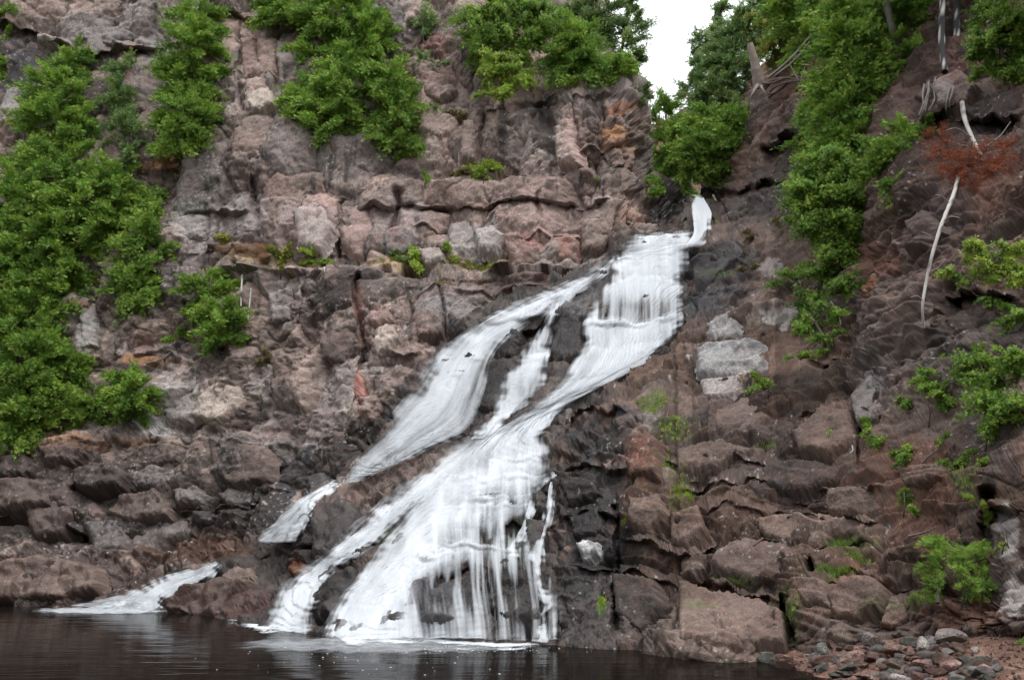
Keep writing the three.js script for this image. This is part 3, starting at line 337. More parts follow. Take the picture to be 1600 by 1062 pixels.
const blocks = [
  [cliff, 'dark', [[112, 735], [150, 724], [190, 730], [207, 748], [195, 768], [140, 772], [113, 757]], 0.9], [cliff, 'grey', [[205, 735], [240, 728], [275, 740], [282, 757], [245, 765], [210, 760]], 0.5], [cliff, 'pink', [[134, 790], [145, 785], [162, 800], [148, 815], [135, 805]], 0.4],
  [cliff, 'brown', [[165, 805], [190, 775], [250, 768], [268, 790], [268, 812], [200, 816]], 0.6], [cliff, 'grey', [[270, 765], [310, 757], [328, 775], [318, 788], [280, 790]], 0.5], [cliff, 'grey', [[345, 775], [385, 755], [402, 775], [400, 793], [360, 795]], 0.5], [cliff, 'brown', [[-10, 760], [40, 748], [80, 763], [79, 790], [40, 802], [-10, 802]], 0.8],
  [cliff, 'brown', [[40, 800], [70, 783], [118, 780], [124, 800], [100, 837], [55, 842]], 0.7], [cliff, 'grey', [[132, 820], [185, 815], [206, 845], [195, 866], [150, 862]], 0.5], [cliff, 'grey', [[200, 820], [295, 815], [300, 835], [260, 850], [225, 872], [200, 850]], 0.45], [cliff, 'tan', [[-10, 880], [60, 868], [150, 884], [152, 922], [80, 938], [-10, 938]], 0.5],
  [cliff, 'slate', [[305, 800], [345, 798], [360, 812], [330, 822], [300, 815]], 0.4], [cliff, 'brown', [[60, 700], [105, 690], [130, 705], [110, 722], [70, 722]], 0.5], [cliff, 'dark', [[0, 715], [35, 708], [58, 728], [40, 746], [0, 748]], 0.6], [cliff, 'brown', [[215, 700], [260, 692], [300, 706], [290, 724], [230, 728]], 0.4], [cliff, 'brown', [[330, 700], [370, 690], [420, 700], [420, 750], [360, 756], [335, 735]], 0.3],
  [cliff, 'cream', [[304, 655], [316, 622], [347, 598], [378, 606], [374, 640], [346, 664]], 0.6], [cliff, 'pale', [[268, 655], [280, 620], [305, 610], [312, 625], [300, 660]], 0.3], [cliff, 'cream', [[582, 545], [590, 517], [612, 511], [626, 530], [613, 552], [592, 557]], 0.6], [cliff, 'pink', [[566, 505], [580, 488], [612, 490], [618, 505], [590, 512]], 0.4],
  [cliff, 'brown', [[640, 500], [665, 480], [695, 490], [690, 520], [655, 530]], 0.5], [cliff, 'grey', [[700, 490], [740, 478], [760, 490], [745, 515], [710, 520]], 0.5], [cliff, 'brown', [[590, 590], [620, 570], [650, 580], [640, 610], [600, 615]], 0.5], [cliff, 'tan', [[560, 620], [590, 618], [600, 640], [575, 655]], 0.35], [cliff, 'brown', [[500, 520], [540, 500], [560, 530], [540, 570], [505, 560]], 0.4],
  [cliff, 'pink', [[785, 375], [820, 370], [850, 385], [845, 408], [800, 412]], 0.4], [cliff, [0.3, 0.16, 0.13], [[866, 375], [885, 366], [902, 378], [898, 405], [872, 408]], 0.4], [cliff, 'pale', [[740, 365], [770, 352], [790, 370], [775, 392], [750, 390]], 0.4], [cliff, 'grey', [[700, 352], [730, 345], [742, 365], [720, 388], [702, 380]], 0.35], [cliff, 'pale', [[650, 392], [690, 385], [695, 408], [665, 415]], 0.4],
  [cliff, 'tan', [[910, 345], [945, 335], [960, 365], [940, 395], [912, 390]], 0.4], [cliff, 'grey', [[990, 350], [1025, 352], [1028, 382], [995, 384]], 0.4], [cliff, 'orange', [[944, 205], [958, 192], [975, 200], [976, 220], [955, 228]], 0.35], [cliff, 'pale', [[868, 145], [892, 142], [898, 158], [875, 162]], 0.5], [cliff, 'pink', [[866, 175], [892, 160], [898, 220], [905, 255], [872, 255]], 0.4], [cliff, 'tan', [[957, 232], [970, 230], [972, 262], [958, 262]], 0.35], [cliff, 'tan', [[976, 232], [990, 232], [988, 266], [975, 264]], 0.35],
  [cliff, 'cream', [[382, 130], [400, 118], [425, 125], [428, 165], [395, 172], [380, 155]], 0.35], [cliff, 'pink', [[376, 60], [398, 58], [400, 118], [380, 125]], 0.3], [cliff, 'tan', [[402, 58], [430, 62], [428, 118], [404, 116]], 0.3], [cliff, 'grey', [[605, 25], [630, 10], [635, 45], [612, 50]], 0.5], [cliff, 'brown', [[660, 130], [700, 120], [715, 145], [690, 158], [662, 150]], 0.5], [cliff, 'tan', [[660, 160], [700, 165], [690, 215], [655, 200]], 0.3], [cliff, 'tan', [[725, 190], [745, 180], [742, 250], [720, 245]], 0.3],
  [cliff, 'pale', [[460, 330], [505, 315], [520, 355], [500, 390], [465, 375]], 0.35], [cliff, 'pink', [[530, 330], [570, 320], [585, 360], [560, 400], [535, 380]], 0.35], [cliff, 'grey', [[595, 365], [630, 350], [655, 372], [640, 395], [605, 398]], 0.4], [cliff, 'pale', [[255, 340], [290, 325], [325, 340], [315, 370], [262, 372]], 0.4], [cliff, 'grey', [[420, 460], [450, 450], [455, 500], [425, 505]], 0.3], [cliff, 'pale', [[125, 480], [150, 475], [148, 540], [130, 545]], 0.4], [cliff, 'pale', [[60, 55], [95, 62], [90, 72], [60, 68]], 0.6], [cliff, 'grey', [[130, 45], [190, 40], [215, 58], [170, 72], [130, 68]], 0.5], [cliff, 'slate', [[0, 70], [50, 72], [60, 120], [20, 150], [0, 140]], 0.3],
  [bed, 'brown', [[258, 950], [300, 917], [360, 905], [402, 912], [412, 962], [340, 968], [272, 962]], 0.5], [bed, 'tan', [[345, 905], [370, 888], [395, 892], [397, 908], [360, 915]], 0.3], [bed, 'wetbrown', [[455, 895], [470, 875], [483, 880], [480, 902], [462, 906]], 0.4], [bed, 'dark', [[484, 862], [494, 812], [512, 786], [540, 778], [562, 800], [545, 840], [502, 866]], 0.6], [bed, 'black', [[488, 965], [503, 908], [530, 897], [572, 902], [558, 940], [522, 968]], 0.6],
  [bed, 'slate', [[598, 992], [620, 950], [660, 915], [676, 907], [672, 935], [645, 990]], 0.5], [bed, 'slate', [[655, 988], [667, 942], [695, 917], [728, 932], [742, 990]], 0.6], [bed, 'black', [[764, 908], [780, 884], [830, 890], [852, 930], [852, 990], [800, 1000], [764, 960]], 0.6], [bed, 'black', [[834, 780], [850, 776], [866, 790], [862, 808], [836, 806]], 0.4], [bed, 'black', [[825, 818], [850, 812], [858, 840], [850, 880], [822, 880]], 0.4], [bed, [0.045, 0.06, 0.025], [[594, 838], [604, 828], [618, 836], [614, 852], [598, 854]], 0.4],
  [bed, 'black', [[858, 545], [870, 522], [914, 512], [914, 556], [882, 568], [858, 562]], 0.5], [bed, 'slate', [[862, 512], [880, 494], [922, 476], [925, 502], [880, 520]], 0.4], [bed, 'slate', [[868, 490], [890, 468], [935, 448], [932, 470], [890, 488]], 0.35], [bed, 'black', [[768, 540], [775, 510], [810, 500], [818, 530], [800, 560], [772, 562]], 0.4], [bed, 'black', [[742, 600], [760, 568], [800, 560], [806, 590], [780, 640], [748, 640]], 0.3], [bed, 'slate', [[925, 440], [960, 412], [978, 405], [962, 436], [936, 448]], 0.35],
  [slope, [0.36, 0.36, 0.37], [[1088, 546], [1120, 533], [1170, 528], [1187, 535], [1187, 570], [1160, 582], [1090, 580]], 0.14], [slope, 'pale', [[1095, 592], [1150, 586], [1162, 596], [1132, 620], [1100, 616]], 0.1], [slope, [0.33, 0.33, 0.34], [[1105, 522], [1115, 496], [1140, 486], [1150, 505], [1146, 526]], 0.12], [slope, 'white', [[903, 853], [915, 847], [937, 850], [937, 862], [910, 870]], 0.3], [slope, 'brown', [[1294, 792], [1304, 770], [1390, 768], [1396, 790], [1370, 806], [1300, 808]], 0.35], [slope, 'tan', [[1180, 818], [1260, 802], [1300, 806], [1362, 820], [1345, 836], [1300, 832], [1280, 852], [1240, 852], [1200, 842]], 0.3],
  [slope, 'brown', [[1110, 882], [1125, 856], [1170, 843], [1230, 850], [1250, 876], [1230, 907], [1180, 907], [1130, 892]], 0.35], [slope, 'brown', [[1240, 916], [1270, 899], [1291, 910], [1291, 942], [1260, 946]], 0.3], [slope, 'brown', [[1295, 937], [1320, 906], [1365, 903], [1386, 920], [1376, 952], [1340, 966], [1305, 962]], 0.35], [slope, 'tan', [[1376, 977], [1395, 932], [1411, 940], [1427, 967], [1400, 984]], 0.3], [slope, 'brown', [[1062, 912], [1120, 926], [1190, 936], [1228, 962], [1228, 1008], [1150, 1014], [1062, 1002]], 0.35],
  [slope, 'slate', [[955, 655], [970, 632], [995, 640], [990, 660], [965, 668]], 0.3], [slope, 'wetbrown', [[972, 690], [1000, 678], [1030, 690], [1025, 740], [985, 745]], 0.25], [slope, 'black', [[885, 800], [940, 798], [948, 835], [900, 842]], 0.3], [slope, 'brown', [[1065, 870], [1090, 858], [1108, 880], [1085, 900], [1065, 895]], 0.3], [slope, 'brown', [[985, 780], [1030, 775], [1045, 810], [1010, 830], [985, 815]], 0.3], [slope, 'brown', [[1050, 800], [1090, 790], [1105, 830], [1070, 850], [1048, 835]], 0.3], [slope, 'black', [[875, 750], [930, 742], [940, 775], [890, 790]], 0.3], [slope, 'dark', [[960, 900], [1020, 905], [1040, 950], [1000, 985], [965, 960]], 0.3],
  [slope, 'brown', [[1240, 680], [1290, 640], [1330, 640], [1345, 690], [1300, 715], [1250, 705]], 0.4], [slope, 'grey', [[1330, 620], [1370, 590], [1400, 610], [1390, 660], [1345, 668]], 0.35], [slope, 'slate', [[1080, 410], [1110, 385], [1150, 375], [1170, 400], [1150, 440], [1090, 445]], 0.5], [slope, 'slate', [[1085, 470], [1130, 450], [1165, 455], [1140, 480], [1095, 490]], 0.35], [slope, 'dark', [[1130, 315], [1165, 310], [1175, 335], [1140, 345]], 0.4], [slope, 'dark', [[1225, 160], [1262, 140], [1278, 165], [1250, 190], [1230, 185]], 0.5],
  [slope, 'brown', [[1460, 130], [1500, 110], [1530, 135], [1500, 165], [1465, 162]], 0.4], [slope, 'brown', [[1420, 350], [1450, 330], [1470, 360], [1440, 390]], 0.3], [slope, 'brown', [[1400, 730], [1470, 722], [1480, 750], [1420, 760]], 0.2], [slope, 'brown', [[1120, 640], [1170, 620], [1200, 650], [1150, 680], [1115, 670]], 0.2], [slope, 'brown', [[1060, 700], [1130, 690], [1180, 705], [1120, 730], [1060, 728]], 0.25], [slope, 'dark', [[1190, 730], [1280, 722], [1330, 740], [1250, 765], [1190, 758]], 0.25],
];
for (const [S, tint, P, proud] of blocks) block(S, P, proud, tint);

// ---------------------------------------------------------------- shore, pool
const shoreH = (x, z) => { const s = x - 4 - (16 + z) * 0.15; return -0.06 + 0.27 * Math.max(-0.8, s) - 0.04 * Math.max(0, s - 2.5) + 0.09 * fbm(x * 0.8, 0, z * 0.8, 4) + 0.025 * fbm(x * 4, 5, z * 4, 3); };
{
  const nx = 260, nz = 220, pos = [], col = [], uv = [], idx = [];
  for (let j = 0; j <= nz; j++) for (let i = 0; i <= nx; i++) {
    const x = 2.5 + i * 0.05, z = -5.5 - j * 0.055, y = shoreH(x, z), f = fbm(x * 2, 1, z * 2, 4), s = fbm(x * 9, 2, z * 9, 3), c = [...C.soil];
    mixTo(c, [0.25, 0.16, 0.12], sstep(-0.1, 0.4, f)); mixTo(c, [0.09, 0.06, 0.05], sstep(0.1, 0.5, s - f * 0.3)); pos.push(x, y, z); col.push(...c.map((q) => q * (1 + s * 0.5))); uv.push(x, z);
  }
  for (let j = 0; j < nz; j++) for (let i = 0; i < nx; i++) { const a = j * (nx + 1) + i; idx.push(a, a + 1, a + nx + 1, a + 1, a + nx + 2, a + nx + 1); }
  tag(mesh('shore', geo(pos, idx, col, uv), rockDry), 'reddish dirt shore at lower right', null, null, 'structure');
  const gr = new THREE.PlaneGeometry(900, 900).rotateX(-Math.PI / 2);
  tag(mesh('ground', gr, new THREE.MeshStandardMaterial({ color: new THREE.Color(0.05, 0.045, 0.03), roughness: 1 })), 'ground around and under the pool', null, null, 'structure').position.set(0, -1.2, 0);
}
const rippleTex = (() => {
  const S = 1024, a = new Uint8Array(S * S * 4), w = [];
  for (let i = 0; i < 70; i++) { const k = 2 + Math.floor(rnd() * 34), th = gauss() * 0.75; w.push([Math.round(Math.sin(th) * k * 0.6), Math.round(Math.cos(th) * k) || 1, rnd() * 6.28, 1 / Math.pow(k, 0.8)]); }
  for (let y = 0; y < S; y++) for (let x = 0; x < S; x++) { let s = 0; for (const [p, q, f, A] of w) s += A * Math.sin(6.2832 * (p * x + q * y) / S + f); const c = clamp(127 + s * 34, 0, 255); a.set([c, c, c, 255], (y * S + x) * 4); }
  const t = new THREE.DataTexture(a, S, S); t.wrapS = t.wrapT = THREE.RepeatWrapping; t.magFilter = THREE.LinearFilter; t.needsUpdate = true; return t;
})();
{
  const g = new THREE.PlaneGeometry(160, 90).rotateX(-Math.PI / 2), p = g.attributes.position, q = g.attributes.uv;
  g.translate(0, 0, -25);
  for (let i = 0; i < p.count; i++) q.setXY(i, p.getX(i) / 7, p.getZ(i) / 5.2);
  tag(mesh('water', g, new THREE.MeshPhysicalMaterial({ color: new THREE.Color(0.01, 0.0075, 0.006), roughness: 0.06, ior: 1.025, bumpMap: rippleTex, bumpScale: 0.008 })), 'dark brown plunge pool below the falls', null, null, 'structure');
}

// ---------------------------------------------------------------- falling water
const silk = new THREE.MeshPhysicalMaterial({ color: 0xffffff, vertexColors: true, transparent: true, roughness: 0.7, specularIntensity: 0.4, side: THREE.DoubleSide });
silk.color.setRGB(0.72, 0.75, 0.79);
// stations across the flow from source to foot: left bank, right bank, how solid the white is on the left, in the middle, on the right
function stream(label, S, st, o = {}) {
  const cr = (k, t) => { const f = clamp(t, 0, 1) * (st.length - 1), i = Math.min(st.length - 2, Math.floor(f)), x = f - i, g = (j) => st[clamp(j, 0, st.length - 1)][k], [a, b, c, d] = [g(i - 1), g(i), g(i + 1), g(i + 2)]; return b + 0.5 * x * (c - a + x * (2 * a - 5 * b + 4 * c - d + x * (3 * (b - c) + d - a))); };
  let len = 0, wid = 0; for (let i = 1; i < st.length; i++) { len += Math.hypot(st[i][0] + st[i][2] - st[i - 1][0] - st[i - 1][2], st[i][1] + st[i][3] - st[i - 1][1] - st[i - 1][3]) / 2; wid = Math.max(wid, Math.hypot(st[i][0] - st[i][2], st[i][1] - st[i][3])); }
  const t = thing('waterfall', S.place(st[st.length - 1][0], st[st.length - 1][1]), label, 'waterfall'), layers = o.layers ?? 2;
  for (let L = 0; L < layers; L++) {
    const nt = Math.ceil(len / 2.4), ns = Math.ceil(wid / 1.7) + 2, pos = [], col = [], idx = [], sh = 31 * L + label.length, lift = (o.lift ?? 0.24) + L * 0.1;
    for (let j = 0; j <= nt; j++) for (let i = 0; i <= ns; i++) {
      const tt = j / nt, s = i / ns, along = tt * len, wob = 2.2 * n2(along / 45, s * 3 + sh) ;
      const u = lerp(cr(0, tt), cr(2, tt), s) + wob, v = lerp(cr(1, tt), cr(3, tt), s) + wob * 0.3, m = Math.max(S.place(u, v, 3).z, S.place(u, v, L ? 13 : 10).z), p = at(u, v, o.plain ? S.depth(u, v) - o.plain : -m);
      const W = Math.hypot(cr(0, tt) - cr(2, tt), cr(1, tt) - cr(3, tt)), x = s * wid, und = S.under(u, v), w = clamp(o.steps?.(u, v) ?? 0.25, 0, 1);
      const k1 = lerp(n2(x / 36 + sh, along / 260), n2(u / 30 + sh, v / 190), w), k2 = lerp(n2(x / 12 + sh, along / 170 + 9), n2(u / 9 + sh, v / 110), w), k3 = lerp(n2(x / 4.6 + sh, along / 110 + 4), n2(u / 4 + sh, v / 80), w);
      const full = (s < 0.5 ? lerp(cr(4, tt), cr(5, tt), s * 2) : lerp(cr(5, tt), cr(6, tt), s * 2 - 1)), dens = full * (1 - 0.62 * w * sstep(3, 48, und) * (1 - sstep(55, 110, und)));
      const rag = (q) => 9 * n2(along / 55, sh + q) + 5 * n2(along / 15, sh + q) - 2, ed = Math.min(s * W + rag(0), (1 - s) * W + rag(9)) + 5 * k2;
      let a = dens * 1.15 - 0.14 + 0.32 * k1 * (1.25 - dens) + ((0.1 + 0.07 * w) * k2 + (0.04 + 0.06 * w) * k3) * (1.3 - dens) + 0.12 * w * (1 - sstep(0, 7, und));
      a = Math.min(0.96, 1 - Math.exp(-1.9 * Math.max(0, a)));
      a *= sstep(0, (o.soft ?? 9) * 2, ed) * (o.fadeTop ? sstep(0, o.fadeTop, along) : 1) * (o.fadeEnd ? 1 - sstep(len - o.fadeEnd, len, along) : 1);
      if (L) a *= 0.35 * sstep(-0.3, 0.6, k1 + k3 * 0.5 + dens - 0.6);
      const N = S.normal(u, v); p.addScaledVector(N, 0.03 + lift * (0.3 + 0.7 * sstep(-0.1, 0.7, p.y)) + 0.004 * k2 + 0.03 * k1);
      const b = 1 - 0.05 * clamp(0.5 - k2, 0, 1); pos.push(p.x - t.position.x, p.y - t.position.y, p.z - t.position.z); col.push(b, b, b, clamp(a, 0, 0.96));
    }
    for (let j = 0; j < nt; j++) for (let i = 0; i < ns; i++) { const a = j * (ns + 1) + i, b = a + 1, c = a + ns + 1; if (col[a * 4 + 3] + col[b * 4 + 3] + col[c * 4 + 3] + col[c * 4 + 7] < 0.04) continue; idx.push(a, c, b, b, c, c + 1); }
    mesh(L ? 'spray_veil' : 'water_sheet', geo(pos, idx, col), silk, t);
  }
  return t;
}
stream('small bright white chute in the notch at the very top', bed, [[1077, 311, 1099, 312, 1, 1, 0.7], [1078, 330, 1112, 334, 1, 1, 0.75], [1081, 352, 1113, 354, 1, 1, 0.85], [1080, 374, 1110, 374, 1, 1, 0.9], [1066, 394, 1096, 390, 0.7, 1, 0.7]], { soft: 3, layers: 2, lift: 0.1, plain: 1.3, fadeEnd: 14 });
stream('wide main cascade running from the top ledge to the pool', bed, [
  [985, 380, 1090, 371, 0.9, 1, 0.9], [972, 402, 1084, 398, 0.8, 0.95, 0.85], [948, 440, 1073, 438, 0.75, 0.95, 0.8], [918, 500, 1074, 470, 0.65, 0.9, 0.75], [908, 550, 1072, 500, 0.55, 0.95, 0.7], [880, 600, 1046, 548, 0.4, 1, 0.8], [846, 640, 985, 594, 0.45, 1, 0.75], [790, 676, 905, 634, 0.5, 1, 0.85],
  [740, 706, 862, 684, 0.5, 1, 0.9], [692, 748, 862, 740, 0.6, 1, 0.5], [648, 800, 850, 790, 0.6, 1, 0.35], [600, 860, 790, 850, 0.7, 1, 0.2], [560, 920, 730, 905, 0.75, 1, 0.1], [520, 970, 680, 970, 0.85, 1, 0.1], [496, 1006, 660, 1006, 0.9, 1, 0.5]], { layers: 2, soft: 9, steps: (u, v) => 0.25 + 0.75 * (v < 560 ? 1 - sstep(520, 570, v) : sstep(690, 760, v) * sstep(-40, 60, u - (1010 - v * 0.4))) });
stream('veil of thin streams down the boulders right of the main cascade', bed, [
  [760, 745, 864, 745, 0.8, 0.55, 0.1], [735, 800, 852, 790, 0.85, 0.45, 0.06], [715, 850, 836, 850, 0.8, 0.25, 0.05], [690, 885, 850, 885, 0.55, 0.36, 0.1], [650, 930, 868, 935, 0.28, 0.25, 0.24], [625, 970, 880, 970, 0.22, 0.22, 0.25], [600, 1008, 876, 1012, 0.4, 0.32, 0.3]], { layers: 2, soft: 7, fadeTop: 40, lift: 0.5, steps: () => 0.9 });
for (const [label, st] of [['thin rivulet leaving the right edge of the main cascade, left of two', [[866, 752, 872, 760, 0.5, 0.7, 0.5], [838, 782, 850, 790, 0.6, 0.8, 0.6], [826, 822, 838, 826, 0.6, 0.8, 0.6], [812, 858, 828, 862, 0.6, 0.8, 0.6], [796, 884, 818, 888, 0.4, 0.6, 0.4]]], ['thin rivulet down the black rock to the pool, right of two', [[862, 768, 872, 772, 0.5, 0.7, 0.5], [854, 812, 866, 816, 0.5, 0.8, 0.5], [842, 856, 856, 862, 0.6, 0.8, 0.5], [832, 890, 854, 892, 0.5, 0.7, 0.5], [836, 930, 858, 932, 0.4, 0.6, 0.5], [846, 956, 866, 954, 0.5, 0.8, 0.5], [838, 985, 858, 985, 0.6, 0.85, 0.6], [828, 1010, 858, 1012, 0.6, 0.9, 0.6]]]]) stream(label, bed, st, { layers: 1, soft: 4, lift: 0.3, steps: () => 0.6 });
stream('broad left cascade fanning from the ledge toward the cliff foot', bed, [
  [990, 392, 1000, 398, 0.9, 1, 0.8], [955, 408, 970, 418, 0.9, 1, 0.8], [905, 440, 935, 452, 0.9, 1, 0.8], [845, 466, 885, 482, 0.9, 1, 0.6], [785, 492, 845, 508, 0.9, 1, 0.35], [730, 526, 790, 556, 0.85, 0.8, 0.2], [682, 570, 768, 620, 0.75, 0.62, 0.18], [642, 620, 748, 680, 0.62, 0.5, 0.18], [596, 685, 690, 708, 0.45, 0.48, 0.25], [556, 735, 625, 738, 0.4, 0.5, 0.5], [538, 768, 580, 758, 0.5, 0.7, 0.6]], { layers: 2, soft: 9, steps: (u, v) => 0.15 });
stream('narrow middle cascade stepping down between two dark rock islands', bed, [
  [866, 465, 920, 456, 0.6, 0.9, 0.6], [850, 500, 880, 500, 0.5, 0.9, 0.7], [826, 548, 862, 552, 0.3, 0.9, 0.6], [800, 585, 862, 588, 0.4, 0.9, 0.6], [780, 630, 850, 622, 0.6, 0.9, 0.4], [765, 665, 812, 662, 0.6, 0.85, 0.4], [735, 700, 790, 690, 0.5, 0.8, 0.6]], { layers: 2, soft: 7, steps: () => 0.6 });
stream('left branch of the lower cascade sliding beside the boulder', bed, [
  [740, 690, 780, 700, 0.3, 0.7, 0.6], [680, 735, 730, 745, 0.3, 0.75, 0.6], [632, 770, 690, 785, 0.5, 0.9, 0.4], [590, 805, 640, 822, 0.8, 1, 0.3], [548, 845, 596, 862, 0.8, 1, 0.4], [500, 885, 552, 895, 0.7, 1, 0.6], [452, 925, 520, 930, 0.7, 1, 0.5], [425, 962, 500, 967, 0.7, 1, 0.5], [400, 992, 495, 996, 0.8, 1, 0.6]], { layers: 2, soft: 8, fadeTop: 40 });
stream('short white chute at the far left below the brown ridge', bed, [[520, 764, 540, 768, 0.6, 0.9, 0.6], [474, 788, 508, 795, 0.8, 1, 0.8], [438, 820, 492, 820, 0.8, 1, 0.8], [404, 856, 484, 852, 0.6, 0.95, 0.6]], { layers: 2, soft: 5, fadeEnd: 10 });
stream('lowest white run spilling into the left end of the pool', bed, [[342, 884, 354, 892, 0.8, 1, 0.8], [304, 894, 332, 916, 0.8, 1, 0.8], [266, 905, 294, 930, 0.8, 1, 0.8], [234, 916, 268, 946, 0.8, 1, 0.8], [186, 935, 256, 957, 0.7, 1, 0.8], [110, 948, 250, 962, 0.5, 1, 0.6]], { layers: 1, soft: 5, lift: 0.22 });
{ // foam where the falls meet the pool, and flecks drifting on it
  const pos = [], col = [], idx = [];
  const patch = (cu, cv, ru, rv, k) => {
    const n = 90, m = 40, b = pos.length / 3;
    for (let j = 0; j <= m; j++) for (let i = 0; i <= n; i++) {
      const u = cu + (i / n * 2 - 1) * ru, v = cv + (j / m * 2 - 1) * rv, d = waterD(v), p = at(u, v, d), e = 1 - Math.hypot(i / n * 2 - 1, j / m * 2 - 1);
      const a = clamp(k * (sstep(0, 0.45, e + 0.3 * fbm(p.x * 0.8, 3, p.z * 2.2, 4)) * 1.1 + 0.5 * fbm(p.x * 0.9, 8, p.z * 4, 4) - 0.1), 0, 0.95) * sstep(0, 0.15, e);
      pos.push(p.x, 0.03 + 0.03 * n2(p.x * 2, p.z * 2), p.z); col.push(1, 1, 1, a);
    }
    for (let j = 0; j < m; j++) for (let i = 0; i < n; i++) { const a = b + j * (n + 1) + i; idx.push(a, a + n + 1, a + 1, a + 1, a + n + 1, a + n + 2); }
  };
  const contact = (u) => { for (let v = 935; v < 1022; v += 0.5) if (bed.place(u, v, 3).y < 0.1) return v; return 1004; };
  const line = (ua, ub, above, below, k) => { // foam hugging the foot of the rock
    const n = Math.round((ub - ua) / 2.5), m = 22, b = pos.length / 3, vs = Array.from({ length: n + 1 }, (_, i) => contact(ua + i * 2.5)), sm = vs.map((_, i) => { let t = 0, c = 0; for (let q = Math.max(0, i - 8); q <= Math.min(n, i + 8); q++) { t += vs[q]; c++; } return t / c; });
    for (let i = 0; i <= n; i++) for (let j = 0; j <= m; j++) {
      const u = ua + i * 2.5, o = lerp(-above, below, j / m), v = sm[i] + o, p = at(u, v, waterD(v)), f = fbm(p.x * 0.9, 2, p.z * 1.6, 4), g = fbm(p.x * 2.2, 7, p.z * 7, 4), end = sstep(0, 14, i) * (1 - sstep(n - 14, n, i));
      pos.push(p.x, 0.02 + 0.07 * Math.max(0, f) * (o < 2 ? 1 : 0), p.z); col.push(1, 1, 1, clamp(k * end * (1.15 + f * 0.9 - sstep(3, below * (1.05 + f), o) * 1.25 + g * 0.5 * sstep(0, 4, o)), 0, 0.95) * (1 - sstep(below - 3, below, o)));
    }
    for (let i = 0; i < n; i++) for (let j = 0; j < m; j++) { const a = b + i * (m + 1) + j; idx.push(a, a + 1, a + m + 1, a + 1, a + m + 2, a + m + 1); }
  };
  line(350, 885, 9, 19, 1); line(95, 300, 6, 7, 0.95); patch(600, 1010, 270, 15, 0.22); patch(160, 955, 120, 6, 0.5);
  tag(mesh('foam', geo(pos, idx, col), silk), 'white foam on the pool at the foot of the falls', null, null, 'stuff');
  const fl = new THREE.InstancedMesh(new THREE.SphereGeometry(1, 7, 5), new THREE.MeshStandardMaterial({ color: new THREE.Color(0.75, 0.75, 0.72), roughness: 0.6 }), 130), M = new THREE.Matrix4();
  for (let i = 0; i < 130; i++) { const k = rnd() < 0.5, u = k ? 600 + gauss() * 260 : 780 + gauss() * 130, v = k ? 1012 + rnd() * 44 : 1008 + rnd() * 12, p = at(u, v, waterD(v)), s = 0.004 + 0.012 * rnd() ** 3; M.makeScale(s * 1.6, s * 0.5, s).setPosition(p.x, 0.01, p.z); fl.setMatrixAt(i, M); }
  tag(add(fl, 'foam'), 'tiny white foam flecks drifting on the pool', null, null, 'stuff');
}

// ---------------------------------------------------------------- plants
const leafMat = (t = 0.35) => new THREE.MeshPhysicalMaterial({ color: 0xffffff, roughness: 0.75, transmission: t, thickness: 0, specularIntensity: 0.5, side: THREE.DoubleSide, vertexColors: true });
const foliageMat = leafMat(), barkMat = new THREE.MeshStandardMaterial({ vertexColors: true, roughness: 0.95, bumpMap: grainTex, bumpScale: 0.02 });
function sprayGeo(kind) { // unit sprays pointing up +y, growing from the origin
  const pos = [], col = [], idx = [];
  const leaf = (x, y, z, dx, dy, dz, len, w, sx, sy, sz, tone) => { // a pointed blade, four corners, folded along its rib
    const b = pos.length / 3, mx = x + dx * len * 0.5, my = y + dy * len * 0.5, mz = z + dz * len * 0.5;
    pos.push(x, y, z, mx + sx * w, my + sy * w, mz + sz * w + w * 0.25, x + dx * len, y + dy * len, z + dz * len, mx - sx * w, my - sy * w, mz - sz * w + w * 0.25);
    for (let i = 0; i < 4; i++) col.push(tone, tone, tone); idx.push(b, b + 1, b + 2, b, b + 2, b + 3);
  };
  if (kind === 'cedar') for (let i = 0; i < 11; i++) { const y = 0.06 + 0.075 * i, s = i % 2 ? 1 : -1, a = 0.95 - i * 0.07, l = 0.44 - 0.024 * i + rnd() * 0.1, z = gauss() * 0.12; leaf(0, y, z * 0.3, Math.sin(a) * s, Math.cos(a), gauss() * 0.4, l, 0.07, Math.cos(a), -Math.sin(a) * s, 0.3, 0.8 + rnd() * 0.4); }
  if (kind === 'broad') for (let i = 0; i < 8; i++) { const a = rnd() * 6.28, y = 0.1 + 0.1 * i, e = 0.3 + gauss() * 0.35; leaf(0, y, 0, Math.cos(a) * Math.cos(e), Math.sin(e), Math.sin(a) * Math.cos(e), 0.36 + rnd() * 0.14, 0.12, -Math.sin(a), 0.1, Math.cos(a), 0.8 + rnd() * 0.4); }
  if (kind === 'grass') for (let i = 0; i < 9; i++) { const a = rnd() * 6.28, e = 0.5 + rnd() * 0.3; leaf(gauss() * 0.15, 0, gauss() * 0.15, Math.cos(a) * (1 - e), 0.8, Math.sin(a) * (1 - e), 0.6 + rnd() * 0.5, 0.035, -Math.sin(a), 0, Math.cos(a), 0.7 + rnd() * 0.5); }
  if (kind === 'fern') for (let i = 0; i < 14; i++) { const y = 0.08 + 0.065 * i, s = i % 2 ? 1 : -1, w = 0.3 * Math.sin(0.35 + i * 0.2); leaf(0, y, -y * y * 0.3, s * 0.9, 0.4, -0.2, w + 0.05, 0.035, 0.4, -0.9 * s, 0, 0.85 + rnd() * 0.3); }
  if (kind === 'twig') for (let i = 0; i < 10; i++) { const y = 0.1 * i, a = rnd() * 6.28; leaf(0, y * 0.6, 0, Math.cos(a) * 0.8, 0.6, Math.sin(a) * 0.8, 0.4, 0.02, -Math.sin(a), 0, Math.cos(a), 0.7 + rnd() * 0.6); }
  return geo(pos, idx, col);
}
